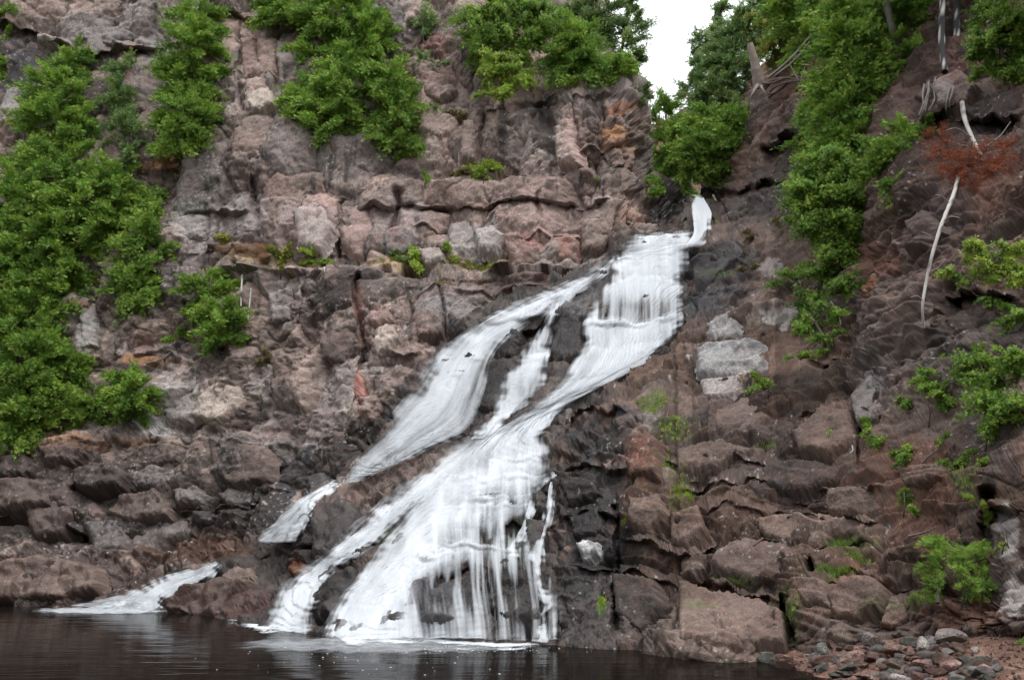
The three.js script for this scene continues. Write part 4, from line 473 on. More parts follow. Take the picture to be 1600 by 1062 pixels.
const sprays = {}; for (const k of ['cedar', 'broad', 'grass', 'fern', 'twig']) sprays[k] = [sprayGeo(k), sprayGeo(k)];
const up = V(0, 1, 0);
// bark tube through points, tapering
function limb(P, r0, r1, c0, c1, sides = 7, spots = 0) {
  const cv = new THREE.CatmullRomCurve3(P), n = Math.max(6, P.length * 4), g = new THREE.TubeGeometry(cv, n, 1, sides, false), p = g.attributes.position, col = [], q = V();
  for (let i = 0; i <= n; i++) { const c = cv.getPointAt(i / n), r = lerp(r0, r1, i / n) * (1 + 0.12 * n2(i * 0.9, r0 * 70)); for (let s = 0; s <= sides; s++) { const k = i * (sides + 1) + s; q.fromBufferAttribute(p, k).sub(c).multiplyScalar(r).add(c); p.setXYZ(k, q.x, q.y, q.z); const t = clamp(0.5 + 0.6 * fbm(q.x * 5, q.y * 5, q.z * 5, 3), 0, 1), w = spots && n3(q.x * (spots === 1 ? 11 : 5), q.y * (spots === 1 ? 9 : 14), q.z * 11) > (spots === 1 ? -0.35 : 0.45) ? spots : 0; col.push(...[0, 1, 2].map((j) => lerp(lerp(c0[j], c1[j], t), 0.03, w))); } }
  g.setAttribute('color', new THREE.BufferAttribute(new Float32Array(col), 3)); g.computeVertexNormals(); return g;
}
const G = { cedar: [[0.139, 0.263, 0.041], [0.346, 0.503, 0.084]], deep: [[0.139, 0.263, 0.041], [0.346, 0.503, 0.084]], bright: [[0.237, 0.362, 0.053], [0.489, 0.604, 0.103]], yellow: [[0.210, 0.280, 0.042], [0.390, 0.405, 0.078]], sky: [[0.148, 0.248, 0.085], [0.306, 0.420, 0.140]], rust: [[0.2, 0.055, 0.02], [0.36, 0.10, 0.035]], dead: [[0.3, 0.17, 0.09], [0.5, 0.32, 0.19]], dry: [[0.24, 0.19, 0.08], [0.36, 0.3, 0.14]] };
const GREY = [[0.1, 0.085, 0.075], [0.24, 0.21, 0.19]], BROWN = [[0.05, 0.035, 0.028], [0.14, 0.1, 0.08]];
// a tree or shrub: trunk with limbs into each clump of its crown; clumps are [u, v, half width, half height] with one distance or that of the rock behind
function plant(name, label, category, S, base, lobes, o = {}) {
  const tone = G[o.tone ?? 'cedar'], kind = o.kind ?? 'cedar', size = (o.size ?? 0.34) * 0.54, dens = (o.dens ?? 1) * 1.6, hug = o.hug ?? 0.55;
  const where = (u, v, back) => (typeof S === 'number' ? at(u, v, S - back) : at(u, v, S.d(clamp(u, S.o.u0 + 8, S.o.u1 - 8), clamp(v, S.o.v0 + 8, S.o.v1 - 8), 5) - back));
  const foot = where(base[0], base[1], 0.05), t = thing(name, foot, label, category, o.group), M = [], tint = [], wood = [], tops = [];
  const full = S === cliff && name.includes('tree') ? 1.12 : 1;
  for (const [u, v, ru0, rv0] of lobes) {
    const ru = ru0 * full, rv = rv0 * full;
    const far = typeof S === 'number' ? S : S.d(clamp(u, S.o.u0 + 8, S.o.u1 - 8), clamp(v, S.o.v0 + 8, S.o.v1 - 8), 5), k = far / F, rx = ru * k, ry = rv * k, rz = Math.min(rx, ry) * 0.85, c = where(u, v, rz * hug).sub(foot); tops.push([c, rx, ry, rz]);
    const clumps = Math.max(3, Math.round(ru * rv / 62 * (o.clumps ?? 1))), per = Math.max(4, Math.round(ru * rv * 4 * dens / clumps / Math.pow(size / k / 11, 2) * 0.16));
    for (let q = 0; q < clumps; q++) {
      let x, y, z, l; do { x = rnd() * 2 - 1; y = rnd() * 2 - 1; z = rnd() * 2 - 1; l = x * x + y * y + z * z; } while (l > 1 || l < 0.12);
      const f = (0.5 + 0.46 * Math.pow(rnd(), 0.5)) / Math.sqrt(l) * (0.92 + 0.3 * n3(x * 1.6 + u, y * 1.6 + v, z * 1.6)) * (rnd() < 0.12 ? 1.2 : 1), cx = x * f, cy = y * f, cz = z * f, cs = 0.23 + 0.18 * rnd(), bright = 0.5 + gauss() * 0.5, R = Math.min(0.85, (rx + ry + rz) / 3), ax = V(cx * rx + gauss() * 0.3 * rx, (cy * 0.6 - 0.1 + gauss() * 0.3) * ry, cz * rz + gauss() * 0.3 * rz).normalize(), s0 = V(gauss(), gauss(), gauss()).cross(ax).normalize(), s1 = s0.clone().cross(ax);
      for (let b = 0; b < per; b++) {
        const g0 = gauss() * 1.5, p = V(cx * rx, cy * ry, cz * rz).add(c).addScaledVector(ax, g0 * cs * 1.5 * R).addScaledVector(s0, gauss() * cs * 1.05 * R).addScaledVector(s1, gauss() * cs * 0.5 * R).add(V(0, -g0 * g0 * 0.05 * R, 0)), out = V(gauss() * 0.85, 0.15 + gauss() * 0.7, gauss() * 0.85).addScaledVector(ax, 0.7).normalize();
        const qn = new THREE.Quaternion().setFromUnitVectors(up, out).multiply(new THREE.Quaternion().setFromAxisAngle(up, rnd() * 6.28)), s = size * (0.6 + rnd() * 0.75);
        M.push(new THREE.Matrix4().compose(p, qn, V(s, s, s))); const w = clamp(bright + gauss() * 0.35, 0, 1); tint.push([0, 1, 2].map((j) => lerp(tone[0][j], tone[1][j], w) * (0.85 + rnd() * 0.3)));
      }
    }
  }
  const bark = o.bark ?? BROWN, r = o.trunk ?? 0.09;
  if (r > 0) {
    const hi = tops.reduce((a, b) => (b[0].y > a[0].y ? b : a)), mid = hi[0].clone().multiplyScalar(0.5); mid.x += gauss() * 0.1;
    const tip = hi[0].clone().add(V(0, hi[2] * 0.7, 0)); wood.push(limb([V(0, -0.25, -0.2), V(0, 0.1, 0), mid, tip], r, r * 0.2, ...bark));
    for (const [c, rx, ry] of tops) for (let q = 0; q < 3; q++) { const s = mid.clone().lerp(tip, rnd() * 0.6).multiplyScalar(c.y < mid.y ? clamp(c.y / (mid.y || 1), 0.15, 1) : 1), e = c.clone().add(V(gauss() * rx * 0.6, gauss() * ry * 0.6, gauss() * rx * 0.4)); wood.push(limb([s, s.clone().lerp(e, 0.5).add(V(0, 0.1 + gauss() * 0.15, 0)), e], r * 0.35, r * 0.1, ...bark, 5)); }
    mesh(o.stem ?? 'trunk', mergeGeometries(wood), barkMat, t);
  }
  const half = Math.ceil(M.length / 2), im = new THREE.InstancedMesh(sprays[kind][lobes.length % 2], foliageMat, M.length), cc = new THREE.Color();
  M.forEach((m, i) => { im.setMatrixAt(i, m); im.setColorAt(i, cc.setRGB(...tint[i])); });
  tag(add(im, o.leaf ?? (name.includes('tree') ? 'crown' : 'foliage'), t), null, null, null, 'stuff'); plant.n = (plant.n ?? 0) + M.length;
  return t;
}
// trees on the left cliff
plant('cedar_tree', 'tall cedar with a pointed top, highest of the trees at far left', 'tree', cliff, [115, 350], [[112, 100, 30, 30], [95, 150, 52, 45], [85, 205, 60, 50], [95, 265, 75, 50]], { trunk: 0.14 });
plant('cedar_tree', 'thin sparse cedar just right of the tall pointed cedar', 'tree', cliff, [190, 262], [[192, 105, 18, 26], [185, 155, 26, 36], [195, 205, 24, 34], [205, 240, 24, 20]], { dens: 0.6, tone: 'sky' });
plant('cedar_tree', 'dense dark cedar below the pointed cedar at far left', 'tree', cliff, [120, 420], [[40, 320, 60, 55], [130, 310, 70, 55], [185, 300, 35, 55], [95, 375, 80, 45], [170, 350, 35, 35]], { trunk: 0.14 });
plant('cedar_tree', 'wide cedar filling the left edge halfway up the cliff', 'tree', cliff, [60, 545], [[30, 410, 60, 50], [70, 455, 60, 45], [35, 500, 65, 50], [95, 420, 40, 40]], { trunk: 0.12 });
plant('cedar_tree', 'low bushy cedar at the left edge above the brown ledge', 'tree', cliff, [50, 712], [[45, 560, 68, 50], [55, 615, 65, 45], [35, 665, 52, 42], [100, 575, 32, 36]], { trunk: 0.12 });
plant('cedar_shrub', 'round green shrub right of the low bushy cedar', 'shrub', cliff, [207, 662], [[205, 605, 40, 32], [205, 635, 38, 26], [140, 640, 38, 24], [165, 620, 24, 18]], { trunk: 0.05, stem: 'stem' });
plant('cedar_tree', 'slender drooping cedar hanging beside the dense dark cedar', 'tree', cliff, [232, 395], [[235, 320, 22, 36], [225, 365, 36, 28], [215, 415, 36, 26], [205, 452, 36, 30], [258, 388, 26, 16]], { dens: 0.75 });
plant('cedar_shrub', 'large dark shrub overhanging the middle of the left cliff', 'shrub', cliff, [340, 540], [[325, 455, 48, 28], [345, 490, 42, 32], [300, 495, 34, 22], [350, 525, 36, 22], [280, 522, 22, 14]], { trunk: 0.06, stem: 'stem' });
plant('cedar_tree', 'tall narrow cedar in front of the upper left cliff', 'tree', cliff, [290, 256], [[310, 25, 38, 34], [305, 75, 52, 44], [298, 125, 54, 44], [290, 175, 48, 40], [290, 222, 44, 32]], { trunk: 0.14 });
plant('dead_shrub', 'tan dried branches below the tall narrow cedar', 'dead shrub', cliff, [250, 262], [[238, 256, 34, 15], [205, 240, 26, 8], [275, 250, 22, 12]], { tone: 'dead', kind: 'twig', size: 0.42, dens: 1.0, trunk: 0.04, bark: GREY, stem: 'stem' });
plant('cedar_tree', 'cedar branches in the top left corner', 'tree', cliff, [-12, 130], [[0, 20, 30, 22], [4, 62, 16, 14], [2, 98, 14, 22]]);
plant('cedar_tree', 'wide cedar at the top edge over the pale rock scar', 'tree', cliff, [530, 118], [[455, 18, 55, 34], [525, 22, 70, 40], [575, 60, 45, 42], [505, 70, 62, 34], [550, 98, 46, 26]], { trunk: 0.14 });
plant('cedar_tree', 'round cedar hanging under the wide top cedar', 'tree', cliff, [520, 232], [[485, 145, 44, 38], [535, 145, 48, 42], [520, 190, 52, 38], [470, 170, 24, 26]], { trunk: 0.12 });
plant('cedar_tree', 'light green cedar right of the round hanging cedar', 'tree', cliff, [625, 246], [[605, 125, 42, 36], [625, 170, 40, 36], [615, 210, 42, 28], [640, 234, 18, 14]], { tone: 'cedar', dens: 0.85 });
plant('birch_shrub', 'thin sparse sapling near the top between the cedars', 'shrub', cliff, [662, 68], [[660, 25, 22, 22], [668, 45, 14, 18]], { dens: 0.35, tone: 'sky', trunk: 0.03, bark: GREY, stem: 'stem' });
plant('cedar_shrub', 'pale sparse shrub on the rock left of the upper trees', 'shrub', cliff, [690, 120], [[680, 100, 30, 12], [665, 95, 14, 16]], { dens: 0.5, tone: 'sky', trunk: 0.03, stem: 'stem' });
// on top of the cliff behind the falls
plant('maple_tree', 'leafy tree at the top edge left of the sky gap', 'tree', 38.6, [790, 130], [[765, 15, 52, 34], [815, 20, 50, 36], [850, 45, 40, 34], [755, 60, 36, 40], [800, 66, 48, 32]], { kind: 'broad', size: 0.3, trunk: 0.12 });
plant('maple_tree', 'yellow green bush hanging over the cliff brow', 'tree', 37.2, [785, 158], [[775, 100, 38, 24], [800, 124, 34, 22], [768, 140, 34, 15]], { kind: 'broad', size: 0.3, tone: 'bright' });
plant('cedar_tree', 'dense cedar on the cliff brow nearest the sky gap', 'tree', 38, [915, 145], [[880, 95, 40, 32], [925, 102, 50, 34], [965, 112, 34, 26], [900, 60, 46, 34]], { trunk: 0.13 });
plant('birch_tree', 'airy tree with open crown against the white sky', 'tree', 40.5, [965, 138], [[905, 10, 34, 26], [950, 22, 40, 26], [985, 45, 26, 32], [968, 78, 34, 26], [992, 92, 16, 24], [985, 5, 24, 18], [940, 60, 26, 20]], { kind: 'broad', size: 0.27, tone: 'sky', dens: 0.62, clumps: 0.9, trunk: 0.11, bark: GREY });
plant('cedar_shrub', 'little shrub on the right corner of the cliff brow', 'shrub', 38, [1003, 165], [[1000, 140, 12, 16], [1008, 158, 9, 10]], { dens: 0.6, tone: 'sky', trunk: 0.03, stem: 'stem' });
// small plants on the cliff
for (const [u, v, ru, rv, label, tone, kind] of [
  [755, 266, 22, 26, 'bushy green shrub alone on the ledge below the upper trees', 'bright', 'cedar'], [495, 403, 20, 15, 'round green tuft on the ledge left of the falls', 'bright', 'cedar'], [664, 279, 14, 12, 'small dark shrub under the light green cedar', 'cedar', 'cedar'], [703, 396, 9, 22, 'upright narrow shrub on the grassy ledge', 'bright', 'cedar'],
  [652, 408, 20, 18, 'wide leafy shrub on the grassy ledge beside the narrow one', 'bright', 'broad'], [625, 400, 16, 12, 'grey green shrub at the left end of the grassy ledge', 'sky', 'broad'], [437, 408, 16, 22, 'yellow green shrub in the cliff crevice left of the round tuft', 'yellow', 'broad'], [935, 277, 8, 5, 'tiny green tuft on the cliff near the upper chute', 'bright', 'grass'],
  [358, 375, 22, 12, 'yellow green shrub on the straw covered ledge', 'yellow', 'broad'], [722, 268, 16, 12, 'dry olive shrub left of the bushy green one', 'dry', 'cedar'], [715, 178, 14, 10, 'faint olive tuft on the upper cliff under the trees', 'dry', 'broad'], [415, 562, 16, 9, 'dull green tuft in the middle of the left cliff', 'dry', 'broad']])
  plant('shrub', label, 'shrub', cliff, [u, v + rv * 0.9], [[u, v, ru, rv]], { tone, kind, size: kind === 'grass' ? 0.25 : 0.26, trunk: 0.025, stem: 'stem' });
plant('root_mat', 'straw coloured mat of dry grass and roots hanging off the left ledge', 'dry plant', cliff, [385, 412], [[385, 392, 52, 10], [415, 398, 34, 14]], { kind: 'twig', tone: 'dead', size: 0.36, trunk: 0.02, stem: 'stem' });
// upstream, and the trees over the right bank
plant('spruce_tree', 'dark spruce upstream in the gap above the top chute', 'tree', 45, [1050, 320], [[1040, 165, 18, 26], [1036, 205, 28, 32], [1048, 245, 40, 32], [1058, 282, 40, 26], [1080, 215, 26, 34]], { tone: 'deep', trunk: 0.12 });
plant('cedar_shrub', 'small green shrub on the cliff corner left of the top chute', 'shrub', 37.4, [1032, 305], [[1030, 290, 20, 14]], { tone: 'deep', trunk: 0.03, stem: 'stem' });
plant('poplar_tree', 'airy leafy tree at the right side of the sky gap', 'tree', 46, [1105, 215], [[1120, 20, 22, 26], [1108, 62, 26, 30], [1090, 105, 26, 30], [1120, 105, 30, 34], [1078, 145, 18, 26]], { kind: 'broad', size: 0.32, tone: 'sky', dens: 0.6, trunk: 0.13, bark: GREY });
plant('cedar_tree', 'blue green cedar behind the broken snag', 'tree', 41, [1150, 215], [[1165, 45, 40, 44], [1150, 105, 48, 44], [1118, 150, 46, 38], [1158, 165, 46, 34], [1200, 22, 42, 38], [1140, 65, 30, 34]], { tone: 'sky', trunk: 0.15 });
plant('cedar_tree', 'wide dark cedar leaning over the top chute', 'tree', 38.5, [1175, 300], [[1115, 190, 52, 36], [1165, 195, 56, 36], [1095, 232, 46, 38], [1155, 245, 66, 38], [1215, 232, 46, 36], [1082, 268, 32, 22], [1185, 275, 56, 20], [1240, 250, 32, 34], [1225, 205, 26, 26]], { tone: 'cedar', trunk: 0.15 });
plant('maple_tree', 'yellow green maple below the top edge right of the snag', 'tree', 36, [1215, 112], [[1200, 22, 30, 24], [1212, 58, 28, 26], [1240, 40, 28, 26], [1205, 88, 22, 16]], { kind: 'broad', tone: 'yellow', size: 0.32, dens: 0.55 });
plant('cedar_tree', 'dark cedar filling the top edge right of the maple', 'tree', 34, [1262, 105], [[1245, 18, 44, 38], [1262, 66, 32, 36], [1228, 5, 36, 24], [1250, 95, 26, 20]], { tone: 'deep' });
plant('cedar_tree', 'largest cedar, a tall dense column right of the falls', 'tree', 25, [1360, 262], [[1325, 20, 56, 36], [1395, 25, 52, 40], [1320, 75, 50, 44], [1385, 85, 62, 44], [1420, 120, 34, 40], [1330, 130, 62, 44], [1385, 165, 50, 44], [1315, 185, 50, 38], [1350, 220, 50, 34], [1300, 225, 30, 30], [1400, 210, 34, 30]], { tone: 'deep', trunk: 0.22, size: 0.3 });
plant('cedar_tree', 'bright green cedar under the largest cedar', 'tree', 23.6, [1310, 415], [[1285, 258, 42, 36], [1335, 268, 42, 36], [1275, 305, 42, 36], [1325, 320, 44, 38], [1285, 350, 44, 34], [1328, 375, 38, 34], [1310, 408, 36, 26]], { tone: 'cedar', kind: 'broad', size: 0.2, trunk: 0.12 });
plant('shrub', 'loose green shrub on the slope above the white slabs', 'shrub', slope, [1290, 545], [[1245, 432, 38, 16], [1290, 432, 34, 24], [1325, 450, 22, 26], [1275, 472, 36, 26], [1310, 490, 30, 24], [1262, 515, 30, 20], [1300, 535, 38, 14], [1250, 555, 20, 14]], { kind: 'broad', tone: 'cedar', size: 0.17, dens: 0.6, trunk: 0.05, stem: 'stem' });
plant('cedar_tree', 'shadowed foliage hanging from the top edge left of the bare trunks', 'tree', 25, [1440, 100], [[1440, 15, 46, 36], [1455, 55, 28, 30], [1428, 70, 32, 44], [1435, 120, 18, 34]], { tone: 'deep', size: 0.26 });
plant('cedar_tree', 'leafy tree in the top right corner', 'tree', 19, [1575, 150], [[1560, 25, 40, 34], [1600, 50, 34, 40], [1550, 75, 36, 30], [1590, 105, 34, 28], [1545, 105, 24, 16]], { tone: 'cedar', kind: 'broad', size: 0.2, trunk: 0.09 });
plant('cedar_tree', 'dark foliage between the two bare trunks at the top edge', 'tree', 24.5, [1520, 70], [[1515, 10, 26, 26], [1535, 30, 20, 24], [1490, -10, 30, 20]], { tone: 'deep', size: 0.26 });
for (const [u, v, d, label] of [[1478, -150, 21.5, 'leafy crown above the picture over the left bare trunk'], [1505, -120, 22.6, 'leafy crown above the picture over the right bare trunk'], [1640, -90, 17.5, 'spreading tree over the right bank, mostly above the picture'], [1330, -120, 25, 'tall cedar top standing over the largest cedar, mostly above the picture']])
  plant('cedar_tree', label, 'tree', d, [u, v + 90], [[u - 60, v, 60, 50], [u + 50, v + 10, 62, 48], [u, v - 60, 80, 56], [u + 5, v + 52, 52, 26]], { tone: 'deep', size: 0.5, dens: 0.8, trunk: 0.1 });
plant('cedar_tree', 'narrow cedar at the right flank of the largest cedar', 'tree', 24, [1440, 215], [[1432, 95, 26, 36], [1440, 140, 24, 36], [1428, 180, 30, 32]], { tone: 'deep', size: 0.28 });
plant('cedar_tree', 'narrow cedar between the gnarled roots and the largest cedar', 'tree', 28, [1280, 290], [[1284, 130, 24, 36], [1276, 180, 28, 36], [1268, 228, 30, 30], [1280, 262, 24, 20]], { tone: 'deep', size: 0.28, trunk: 0.12 });
plant('shrub', 'dark brush in the shade right of the largest cedar', 'shrub', slope, [1420, 260], [[1415, 215, 36, 34], [1385, 245, 34, 28], [1445, 205, 22, 20], [1400, 285, 26, 22]], { tone: 'deep', size: 0.2, trunk: 0.04, stem: 'stem' });
plant('maple_sapling', 'pale yellow green maple sapling reaching in at the right edge', 'sapling', 13.8, [1625, 470], [[1515, 392, 24, 15], [1545, 415, 28, 14], [1490, 425, 18, 7], [1580, 395, 28, 20], [1570, 430, 30, 18], [1600, 440, 24, 24]], { kind: 'broad', tone: 'bright', size: 0.17, dens: 0.5, trunk: 0.03, stem: 'stem' });
for (const [u, v, base, lobes, label, tone, kind, size, dens] of [
  [0, 0, [1455, 655], [[1450, 590, 32, 26], [1430, 622, 26, 20], [1475, 615, 26, 22]], 'dark green shrub below the foot of the white trunk', 'deep', 'broad', 0.15, 0.8], [0, 0, [1545, 690], [[1530, 560, 34, 26], [1585, 570, 26, 36], [1545, 600, 30, 22], [1555, 645, 40, 34], [1590, 640, 26, 30]], 'large shaded shrub at the right edge halfway down', 'cedar', 'broad', 0.15, 0.7],
  [0, 0, [1187, 622], [[1187, 603, 16, 18]], 'small round shrub right of the white slabs', 'cedar', 'broad', 0.13, 1], [0, 0, [1305, 688], [[1303, 673, 20, 12]], 'low leafy plant on the bare slope', 'cedar', 'broad', 0.13, 1], [0, 0, [1375, 705], [[1360, 675, 20, 20], [1385, 690, 24, 14], [1410, 705, 18, 12]], 'dark straggling plant right of the low leafy one', 'deep', 'broad', 0.13, 0.7],
  [0, 0, [1510, 925], [[1490, 850, 40, 20], [1515, 875, 36, 24], [1470, 880, 30, 24], [1525, 905, 26, 20], [1460, 920, 20, 22]], 'mossy fern bank above the loose stones', 'cedar', 'fern', 0.16, 0.8], [0, 0, [1540, 930], [[1530, 912, 20, 14]], 'bright fern fronds at the right of the fern bank', 'bright', 'fern', 0.2, 0.8], [0, 0, [1415, 800], [[1418, 770, 8, 18], [1430, 802, 26, 8], [1410, 720, 14, 20]], 'thin creeping vine down the slope', 'cedar', 'broad', 0.1, 0.6],
  [0, 0, [1530, 800], [[1530, 790, 14, 16], [1540, 810, 9, 14]], 'small yellow plant beside the dark overhang', 'bright', 'fern', 0.13, 0.7], [0, 0, [1598, 1022], [[1598, 1008, 12, 12]], 'dark green plant at the bottom right edge', 'cedar', 'broad', 0.1, 1], [0, 0, [1490, 740], [[1470, 690, 26, 12], [1490, 725, 24, 14], [1510, 705, 22, 10], [1545, 720, 14, 8]], 'sparse sprigs on the bare soil below the shaded shrubs', 'cedar', 'broad', 0.1, 0.4],
  [0, 0, [1230, 350], [[1225, 340, 30, 10], [1180, 365, 24, 10], [1175, 420, 18, 16]], 'low olive growth on the rock right of the top ledge', 'dry', 'broad', 0.2, 0.4], [0, 0, [1572, 860], [[1568, 850, 12, 14]], 'dull tuft on the boulder at the right edge', 'deep', 'broad', 0.1, 0.5], [0, 0, [1545, 480], [[1500, 440, 24, 16], [1560, 470, 30, 18], [1590, 500, 20, 26]], 'loose dark leaves below the maple sapling', 'deep', 'broad', 0.14, 0.5]])
  plant('shrub', label, 'shrub', slope, base, lobes, { tone, kind, size, dens, trunk: 0.015, stem: 'stem', hug: 0.4 });
{ // grass on ledges
  const M = [], tint = [], put = (S, u, v, ru, rv, n, s, tn) => { for (let i = 0; i < n; i++) { const a = u + gauss() * ru, b = v + gauss() * rv, p = S.place(a, b, 2), k = s * (0.6 + rnd() * 0.8), w = rnd(); M.push(new THREE.Matrix4().compose(p, new THREE.Quaternion().setFromEuler(new THREE.Euler(gauss() * 0.4, rnd() * 6.28, gauss() * 0.4)), V(k, k, k))); tint.push([0, 1, 2].map((j) => lerp(G[tn][0][j], G[tn][1][j], w))); } };
  put(cliff, 650, 414, 60, 5, 160, 0.3, 'yellow'); put(cliff, 745, 412, 40, 5, 120, 0.26, 'yellow'); put(cliff, 470, 414, 40, 3, 40, 0.2, 'dry'); put(cliff, 690, 440, 12, 18, 50, 0.22, 'dry'); put(cliff, 865, 468, 20, 8, 30, 0.18, 'cedar'); put(cliff, 70, 700, 60, 8, 60, 0.2, 'dry'); put(cliff, 30, 770, 20, 8, 30, 0.16, 'bright'); put(cliff, 560, 292, 60, 6, 50, 0.2, 'dry'); put(cliff, 940, 422, 30, 5, 30, 0.18, 'cedar');
  for (const [u, v, ru, rv, n, tn] of [[1020, 622, 34, 6, 90, 'bright'], [1050, 665, 30, 14, 90, 'bright'], [1055, 760, 12, 26, 70, 'yellow'], [1075, 770, 8, 14, 40, 'bright'], [1040, 720, 10, 20, 50, 'cedar'], [940, 945, 7, 14, 40, 'bright'], [975, 815, 6, 10, 30, 'yellow'], [1310, 845, 36, 5, 90, 'cedar'], [1305, 890, 30, 6, 80, 'cedar'], [1150, 905, 26, 5, 60, 'cedar'], [1370, 945, 24, 10, 70, 'cedar'], [1100, 955, 18, 6, 60, 'bright'], [1340, 870, 20, 5, 40, 'cedar'], [1090, 930, 20, 6, 30, 'dry'], [1160, 400, 20, 24, 60, 'dry'], [1230, 355, 30, 8, 50, 'dry'], [1120, 430, 24, 6, 40, 'cedar'], [1200, 690, 16, 6, 24, 'cedar'], [1270, 640, 14, 5, 20, 'dry'], [1440, 940, 30, 8, 60, 'cedar'], [1400, 960, 20, 8, 40, 'cedar'], [1180, 560, 8, 18, 30, 'dry'], [1410, 780, 14, 12, 40, 'bright'], [1240, 960, 8, 20, 30, 'cedar'], [1310, 800, 10, 6, 20, 'cedar'], [1520, 760, 26, 30, 50, 'cedar']]) put(slope, u, v, ru, rv, n, 0.13, tn);
  const im = new THREE.InstancedMesh(sprays.grass[0], foliageMat, M.length), c = new THREE.Color(); M.forEach((m, i) => { im.setMatrixAt(i, m); im.setColorAt(i, c.setRGB(...tint[i])); });
  tag(add(im, 'grass'), 'grass and moss tufts on the rock ledges', null, null, 'stuff');
}
// ---------------------------------------------------------------- dead wood
function pole(name, label, category, P, r0, r1, cols, o = {}) {
  const w = P.map(([u, v, d]) => at(u, v, d)), t = thing(name, w[0], label, category, o.group), L = w.map((p) => p.clone().sub(w[0]));
  mesh(o.part ?? 'trunk', limb(L, r0, r1, ...cols, 9, o.spots), barkMat, t);
  for (const B of o.limbs ?? []) mesh('branch', limb(B.map(([u, v, d]) => at(u, v, d).sub(w[0])), o.lr ?? r1 * 0.6, 0.006, ...cols, 5), barkMat, t);
  return t;
}
const WHITE = [[0.42, 0.39, 0.36], [0.66, 0.63, 0.6]], RED = [[0.12, 0.05, 0.035], [0.2, 0.1, 0.07]];
const bz = 16.2;
pole('dead_birch', 'thin curved white birch trunk hanging down the right slope', 'trunk', [[1499, 272, bz + 0.6], [1490, 305, bz + 0.3], [1474, 345, bz], [1458, 395, bz - 0.1], [1448, 440, bz], [1442, 480, bz], [1444, 512, bz + 0.2]], 0.045, 0.024, WHITE, { spots: 0.7, lr: 0.009, limbs: [[[1474, 345, bz], [1486, 338, bz - 0.2], [1500, 340, bz - 0.3]], [[1463, 378, bz], [1452, 366, bz - 0.2], [1440, 362, bz - 0.25]], [[1452, 425, bz - 0.05], [1466, 418, bz - 0.2], [1478, 404, bz - 0.3]], [[1444, 470, bz], [1434, 462, bz - 0.15], [1424, 464, bz - 0.2]], [[1486, 318, bz + 0.2], [1472, 306, bz], [1462, 304, bz - 0.1]]] });
{ const t = pole('dead_birch', 'short leaning grey birch trunk above the rust coloured leaves', 'trunk', [[1504, 160, 18.6], [1508, 185, 18.3], [1520, 215, 17.8], [1534, 242, 17.2]], 0.055, 0.035, [[0.3, 0.27, 0.25], [0.5, 0.47, 0.44]], { spots: 0.6, lr: 0.012, limbs: [[[1520, 215, 17.8], [1495, 200, 17.6], [1475, 205, 17.5]], [[1528, 230, 17.5], [1500, 225, 17.3], [1470, 215, 17.2]], [[1530, 235, 17.4], [1560, 215, 17.3], [1580, 190, 17.4]], [[1534, 242, 17.2], [1505, 240, 17], [1480, 246, 16.9]], [[1534, 242, 17.2], [1560, 236, 17], [1590, 244, 17]]] }); }
plant('dead_tree', 'rust orange dead foliage at the top of the hanging white trunk', 'dead tree', 16.8, [1500, 285], [[1482, 234, 36, 18], [1530, 262, 44, 22], [1490, 264, 34, 18], [1556, 240, 34, 20], [1515, 290, 22, 10], [1580, 225, 22, 12], [1470, 212, 18, 10]], { tone: 'rust', kind: 'twig', size: 0.4, dens: 0.75, clumps: 1.8, trunk: 0.02, bark: GREY });
pole('bare_trunk', 'dark spotted bare trunk at the top edge, left of a pair', 'trunk', [[1477, 112, 21.4], [1472, 60, 21.8], [1473, 10, 22], [1470, -60, 22.2]], 0.09, 0.075, [[0.62, 0.6, 0.57], [0.35, 0.33, 0.31]], { spots: 1 });
pole('bare_trunk', 'dark spotted bare trunk at the top edge, right of a pair', 'trunk', [[1496, 66, 22.4], [1496, 20, 22.6], [1498, -60, 22.8]], 0.1, 0.085, [[0.62, 0.6, 0.57], [0.35, 0.33, 0.31]], { spots: 1 });
pole('tree_trunk', 'grey brown leaning trunk inside the largest cedar', 'trunk', [[1408, 118, 25.2], [1398, 60, 24.2], [1390, 25, 24], [1378, -30, 24]], 0.13, 0.1, GREY, {});
pole('snag', 'broken grey snag standing on the right bank against the foliage', 'snag', [[1188, 138, 33.8], [1184, 118, 33.6], [1178, 90, 33.4], [1172, 68, 33.3]], 0.28, 0.13, [[0.16, 0.12, 0.1], [0.33, 0.27, 0.23]], { lr: 0.1, limbs: [[[1186, 130, 33.7], [1178, 142, 33.2], [1172, 152, 33]], [[1187, 132, 33.7], [1196, 145, 33.2], [1204, 150, 33]]] });
for (const [label, P, r] of [['longest pale fallen branch leaning up the right bank', [[1200, 122, 33], [1232, 95, 32.6], [1270, 52, 32.4]], 0.06], ['pale fallen branch lying just under the longest one', [[1212, 118, 32.8], [1240, 96, 32.4], [1266, 64, 32.2]], 0.05], ['short crossed twig right of the fallen branches', [[1250, 128, 31.8], [1258, 104, 31.8]], 0.035], ['short twig crossing the gnarled roots', [[1248, 125, 31.6], [1234, 100, 31.8]], 0.03]])
  pole('branch', label, 'branch', P, r, r * 0.5, GREY, { part: 'stem' });
